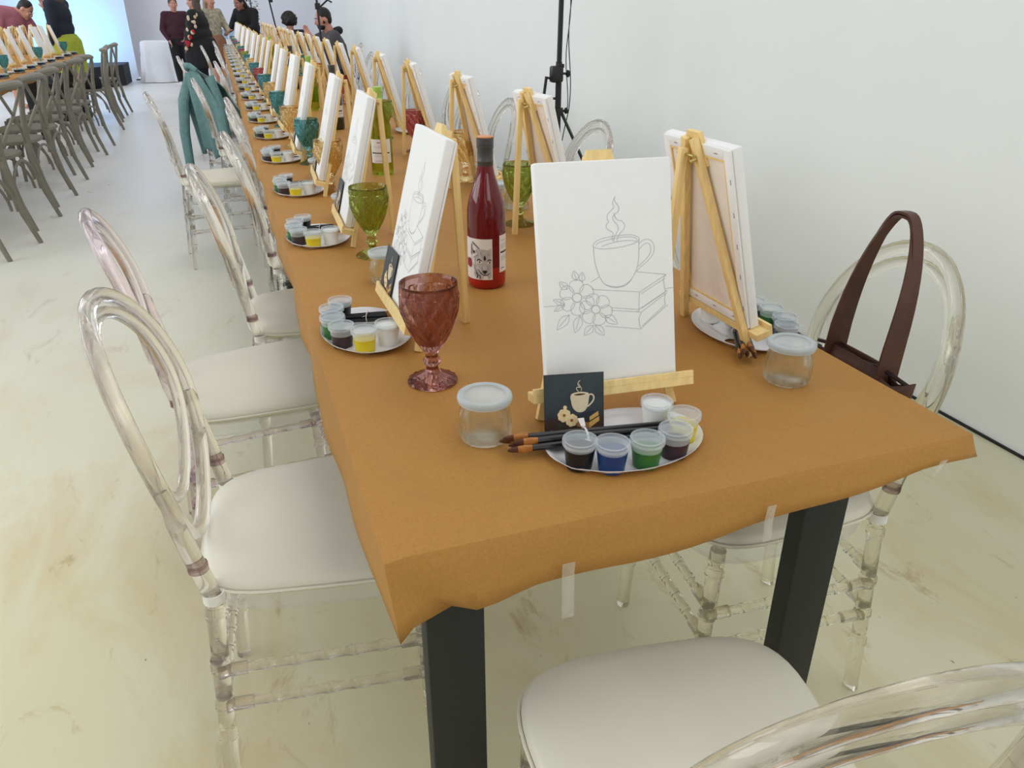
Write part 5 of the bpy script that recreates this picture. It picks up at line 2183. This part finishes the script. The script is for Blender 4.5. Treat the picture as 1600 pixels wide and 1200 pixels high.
def standing(h=1.64, w=0.17, arms='down', stance=0.09):
    k = h / 1.64
    J = dict(head=(0, 0, 1.52 * k), neck=(0, 0.01, 1.38 * k), chest=(0, 0.01, 1.20 * k), waist=(0, 0.0, 1.03 * k), pelvis=(0, 0.01, 0.88 * k),
             shl=(-w, 0.01, 1.32 * k), shr=(w, 0.01, 1.32 * k), ell=(-w - 0.06, 0.02, 1.05 * k), elr=(w + 0.06, 0.02, 1.05 * k),
             wrl=(-w - 0.05, -0.06, 0.83 * k), wrr=(w + 0.05, -0.06, 0.83 * k),
             hpl=(-0.09, 0.01, 0.86 * k), hpr=(0.09, 0.01, 0.86 * k), knl=(-stance, -0.01, 0.47 * k), knr=(stance, -0.01, 0.47 * k),
             anl=(-stance, 0.02, 0.085), anr=(stance, 0.02, 0.085))
    return J


J = standing(1.63, 0.185, stance=0.10)
J['ell'] = (-0.265, 0.03, 1.06)
J['wrl'] = (-0.20, -0.11, 0.86)
J['elr'] = (0.265, 0.03, 1.06)
J['wrr'] = (0.10, -0.16, 0.90)
person('person standing in a maroon jumper and black trousers, facing the camera', (-0.73, 15.9, 0), math.radians(12), J, M['skin'], M['cl_maroon'], M['cl_black'], M['hair_brown'], 'bun', shoes=M['shoe_white'], build=1.2, size=0.91)


def floral(t, P, H):
    random.seed(2)
    m_ = MB()
    a, b_, c = P['shr'], P['elr'], P['wrr']
    for q in range(26):
        u = q / 25
        p = a + (b_ - a) * (u * 2) if u < 0.5 else b_ + (c - b_) * ((u - 0.5) * 2)
        dirv = Vector((random.uniform(0.1, 1), random.uniform(-1, 1), random.uniform(-0.5, 0.5))).normalized()
        m_.mi = q % 2 if u > 0.4 else 1
        rad = 0.092 - 0.026 * u
        m_.ball(p + dirv * rad * 0.85, (0.030, 0.030, 0.034), 8, 6)
    m_.build('floral_embroidery', [M['flower_red'], M['flower_cream']], t)


J = standing(1.66, 0.17, stance=0.07)
J['face'] = (0, -1, -0.15)
J['elr'] = (0.23, -0.02, 1.07)
J['wrr'] = (0.20, -0.12, 0.86)
J['knl'] = (-0.07, -0.10, 0.47)
J['anl'] = (-0.07, -0.14, 0.085)
# local -y is the facing direction; this one looks to the left of the picture
J2 = dict(J)
for a, c in (('shl', 'shr'), ('ell', 'elr'), ('wrl', 'wrr')):
    pass
J2['ell'] = (-0.22, -0.05, 1.08)
J2['wrl'] = (-0.15, -0.20, 0.92)
P2 = person('person in a long dark jacket with red and cream floral sleeve, back turned', (-0.33, 13.05, 0), math.radians(-108), J2, M['skin'], M['cl_black'], M['cl_navy'], M['hair_brown'], 'bob', shoes=M['cl_black'], build=1.40, long_coat=True, size=0.91,
            extras=floral)
J3 = standing(1.66, 0.165, stance=0.08)
J3['elr'] = (0.21, -0.10, 1.08)
J3['wrr'] = (0.12, -0.26, 1.05)
person('person with long blond hair, khaki patterned top and tan skirt', (-0.10, 14.6, 0), math.radians(40), J3, M['skin'], M['cl_khaki'], M['cl_tan'], M['hair_blond'], 'long', skirt=True, build=1.05, size=0.93)
J4 = standing(1.60, 0.18, stance=0.10)
J4['head'] = (0, -0.17, 1.40)
J4['neck'] = (0, -0.08, 1.31)
J4['chest'] = (0, -0.02, 1.15)
J4['shl'] = (-0.185, -0.04, 1.24)
J4['shr'] = (0.185, -0.04, 1.24)
J4['face'] = (0, -1, -0.9)
J4['ell'] = (-0.26, -0.14, 1.02)
J4['wrl'] = (-0.17, -0.34, 0.95)
J4['elr'] = (0.26, -0.14, 1.02)
J4['wrr'] = (0.15, -0.34, 0.95)
person('person in black with dark hair bending over the far table', (0.50, 15.0, 0), math.radians(-45), J4, M['skin_dark'], M['cl_black'], M['cl_black'], M['hair_dark'], 'bob', build=1.2)


def seated(torso_h=0.0, lean=0.0):
    z = 0.46
    return dict(head=(0, -0.06 - lean, z + 0.70), neck=(0, 0.0 - lean * 0.8, z + 0.56), chest=(0, 0.02 - lean * 0.5, z + 0.38), waist=(0, 0.04, z + 0.22), pelvis=(0, 0.06, z + 0.10),
                shl=(-0.185, 0.0 - lean * 0.7, z + 0.50), shr=(0.185, 0.0 - lean * 0.7, z + 0.50), ell=(-0.23, -0.10 - lean, z + 0.27), elr=(0.23, -0.10 - lean, z + 0.27),
                wrl=(-0.16, -0.33 - lean, z + 0.33), wrr=(0.16, -0.33 - lean, z + 0.33), hpl=(-0.09, 0.04, z + 0.09), hpr=(0.09, 0.04, z + 0.09),
                knl=(-0.11, -0.38, z + 0.06), knr=(0.11, -0.38, z + 0.06), anl=(-0.11, -0.40, 0.085), anr=(0.11, -0.40, 0.085))


def hood(t, P, H):
    m_ = MB()
    nk = P['neck']
    pts = []
    for q in range(14):
        a = PI * q / 13
        pts.append(nk + Vector((0.105 * math.cos(a), 0.035 + 0.085 * math.sin(a), -0.01 + 0.02 * math.sin(a))))
    m_.tube(pts, [0.018 + 0.030 * math.sin(PI * q / 13) for q in range(14)], 10)
    m_.build('hood', M['cl_black'], t)


JM = seated(lean=0.05)
JM['ell'] = (-0.20, -0.30, 0.90)
JM['wrl'] = (-0.10, -0.56, 1.00)
JM['elr'] = (0.20, -0.22, 0.80)
JM['wrr'] = (0.07, -0.30, 0.99)
JM['face'] = (0.0, -1, -0.10)
# raise the figure slightly: a tall man
for q in ('head', 'neck', 'chest', 'shl', 'shr'):
    v = JM[q]
    JM[q] = (v[0], v[1], v[2] + 0.03)
person('man with short dark hair and beard in a charcoal hoodie, arm reaching out', (1.30, 10.0, 0), math.radians(-82), JM, M['skin'], M['cl_grey'], M['cl_black'], M['hair_dark'], 'short', beard=True, build=1.15, sleeves=False, extras=hood)
add_chair(1.36, 10.0, 90, 'clear chair carrying the man in the charcoal hoodie')
JC = seated()
person('seated person with a large head of curly black hair, back turned', (1.07, 13.4, 0), math.radians(170), JC, M['skin_dark'], M['cl_navy'], M['cl_black'], M['hair_dark'], 'curly', build=1.1, size=0.97)
add_chair(1.07, 13.35, 0, 'clear chair carrying the person with curly black hair')

# people beyond the left table
J7 = standing(1.68, 0.17)
J7['ell'] = (-0.24, -0.10, 1.14)
J7['wrl'] = (-0.20, -0.28, 1.30)
J7['hdl'] = (0.1, -0.1, 1)
p7 = person('person in a navy top and lime skirt, back turned, beyond the left table', (-2.14, 12.75, 0), math.radians(-110), J7, M['skin'], M['cl_navy'], M['cl_lime'], M['hair_brown'], 'bob', skirt=True, build=1.22)
J8 = standing(1.62, 0.18)
J8['head'] = (0.16, -0.26, 1.29)
J8['neck'] = (0.09, -0.17, 1.27)
J8['chest'] = (0.03, -0.06, 1.14)
J8['face'] = (0.3, -1, -0.8)
J8['shl'] = (-0.17, -0.10, 1.26)
J8['shr'] = (0.20, -0.12, 1.22)
J8['ell'] = (-0.28, -0.12, 1.02)
J8['wrl'] = (-0.20, -0.30, 0.92)
J8['elr'] = (0.27, -0.22, 1.0)
J8['wrr'] = (0.16, -0.38, 0.92)
person('person in a dusty pink shirt bending beside the left table', (-2.85, 12.9, 0), math.radians(55), J8, M['skin'], M['cl_pink'], M['cl_sage'], M['hair_dark'], 'short', skirt=True, build=1.45)


# ------------------------------------------------------------------ teal jacket on the chair back
def jacket(loc, rz):
    """draped shell over the ring of a chair; local frame is the chair's (back at -y)"""
    t = thing('denim_jacket', 'faded teal denim jacket hung over a clear chair back', 'jacket', loc, rz)
    n, m_ = 26, 22
    def sheet(sign):
        vs, fs = [], []
        for j in range(m_ + 1):
            v = j / m_
            z = 0.925 - v * (0.62 if sign < 0 else 0.36)
            halfw = 0.065 + 0.175 * min(1, v * 3.2) ** 0.7 + 0.02 * v
            for i in range(n + 1):
                u = -1 + 2 * i / n
                x = u * halfw
                tl = (z - 0.672) * math.tan(math.radians(13))
                base = -0.228 - tl - 0.028 * (1 - (x / 0.24) ** 2) + 0.02
                fold = 0.014 * math.sin(u * 9 + v * 3) * min(1, v * 2.5) + 0.008 * math.sin(u * 21 + v * 7) * v
                y = base + sign * ((0.030 * min(1, v * 6) ** 0.5) + (0.09 if sign > 0 else 0.05) * v) + fold
                zz = z - 0.03 * abs(u) * (1 - v) - 0.030 * math.sin(u * 6 + 1) * v
                vs.append((x, y, zz))
        for j in range(m_):
            for i in range(n):
                fs.append((j * (n + 1) + i, j * (n + 1) + i + 1, (j + 1) * (n + 1) + i + 1, (j + 1) * (n + 1) + i))
        return vs, fs
    b_ = MB()
    b_.add(*sheet(-1))
    b_.add(*sheet(1))
    o = b_.build('jacket_body', M['cl_teal'], t, 70)
    s_ = o.modifiers.new('thickness', 'SOLIDIFY')
    s_.thickness = 0.006
    for sg, zz in ((-1, 0.14), (1, 0.34)):
        sl = MB()
        sl.tube([(sg * 0.15, -0.25, 0.86), (sg * 0.215, -0.27 + sg * 0.03, 0.68), (sg * 0.225, -0.28 + sg * 0.05, 0.45), (sg * 0.21, -0.29 + sg * 0.05, zz)], [0.050, 0.060, 0.055, 0.046], 14, flat=0.6)
        sl.build('sleeve', M['cl_teal'], t)
    cl = MB()
    cl.tube([(-0.08, -0.30, 0.905), (-0.03, -0.325, 0.935), (0.03, -0.325, 0.935), (0.08, -0.30, 0.905)], [0.014, 0.02, 0.02, 0.014], 10)
    cl.build('collar', M['cl_teal'], t)


jacket((-0.02, 5.85, 0), math.radians(-63))
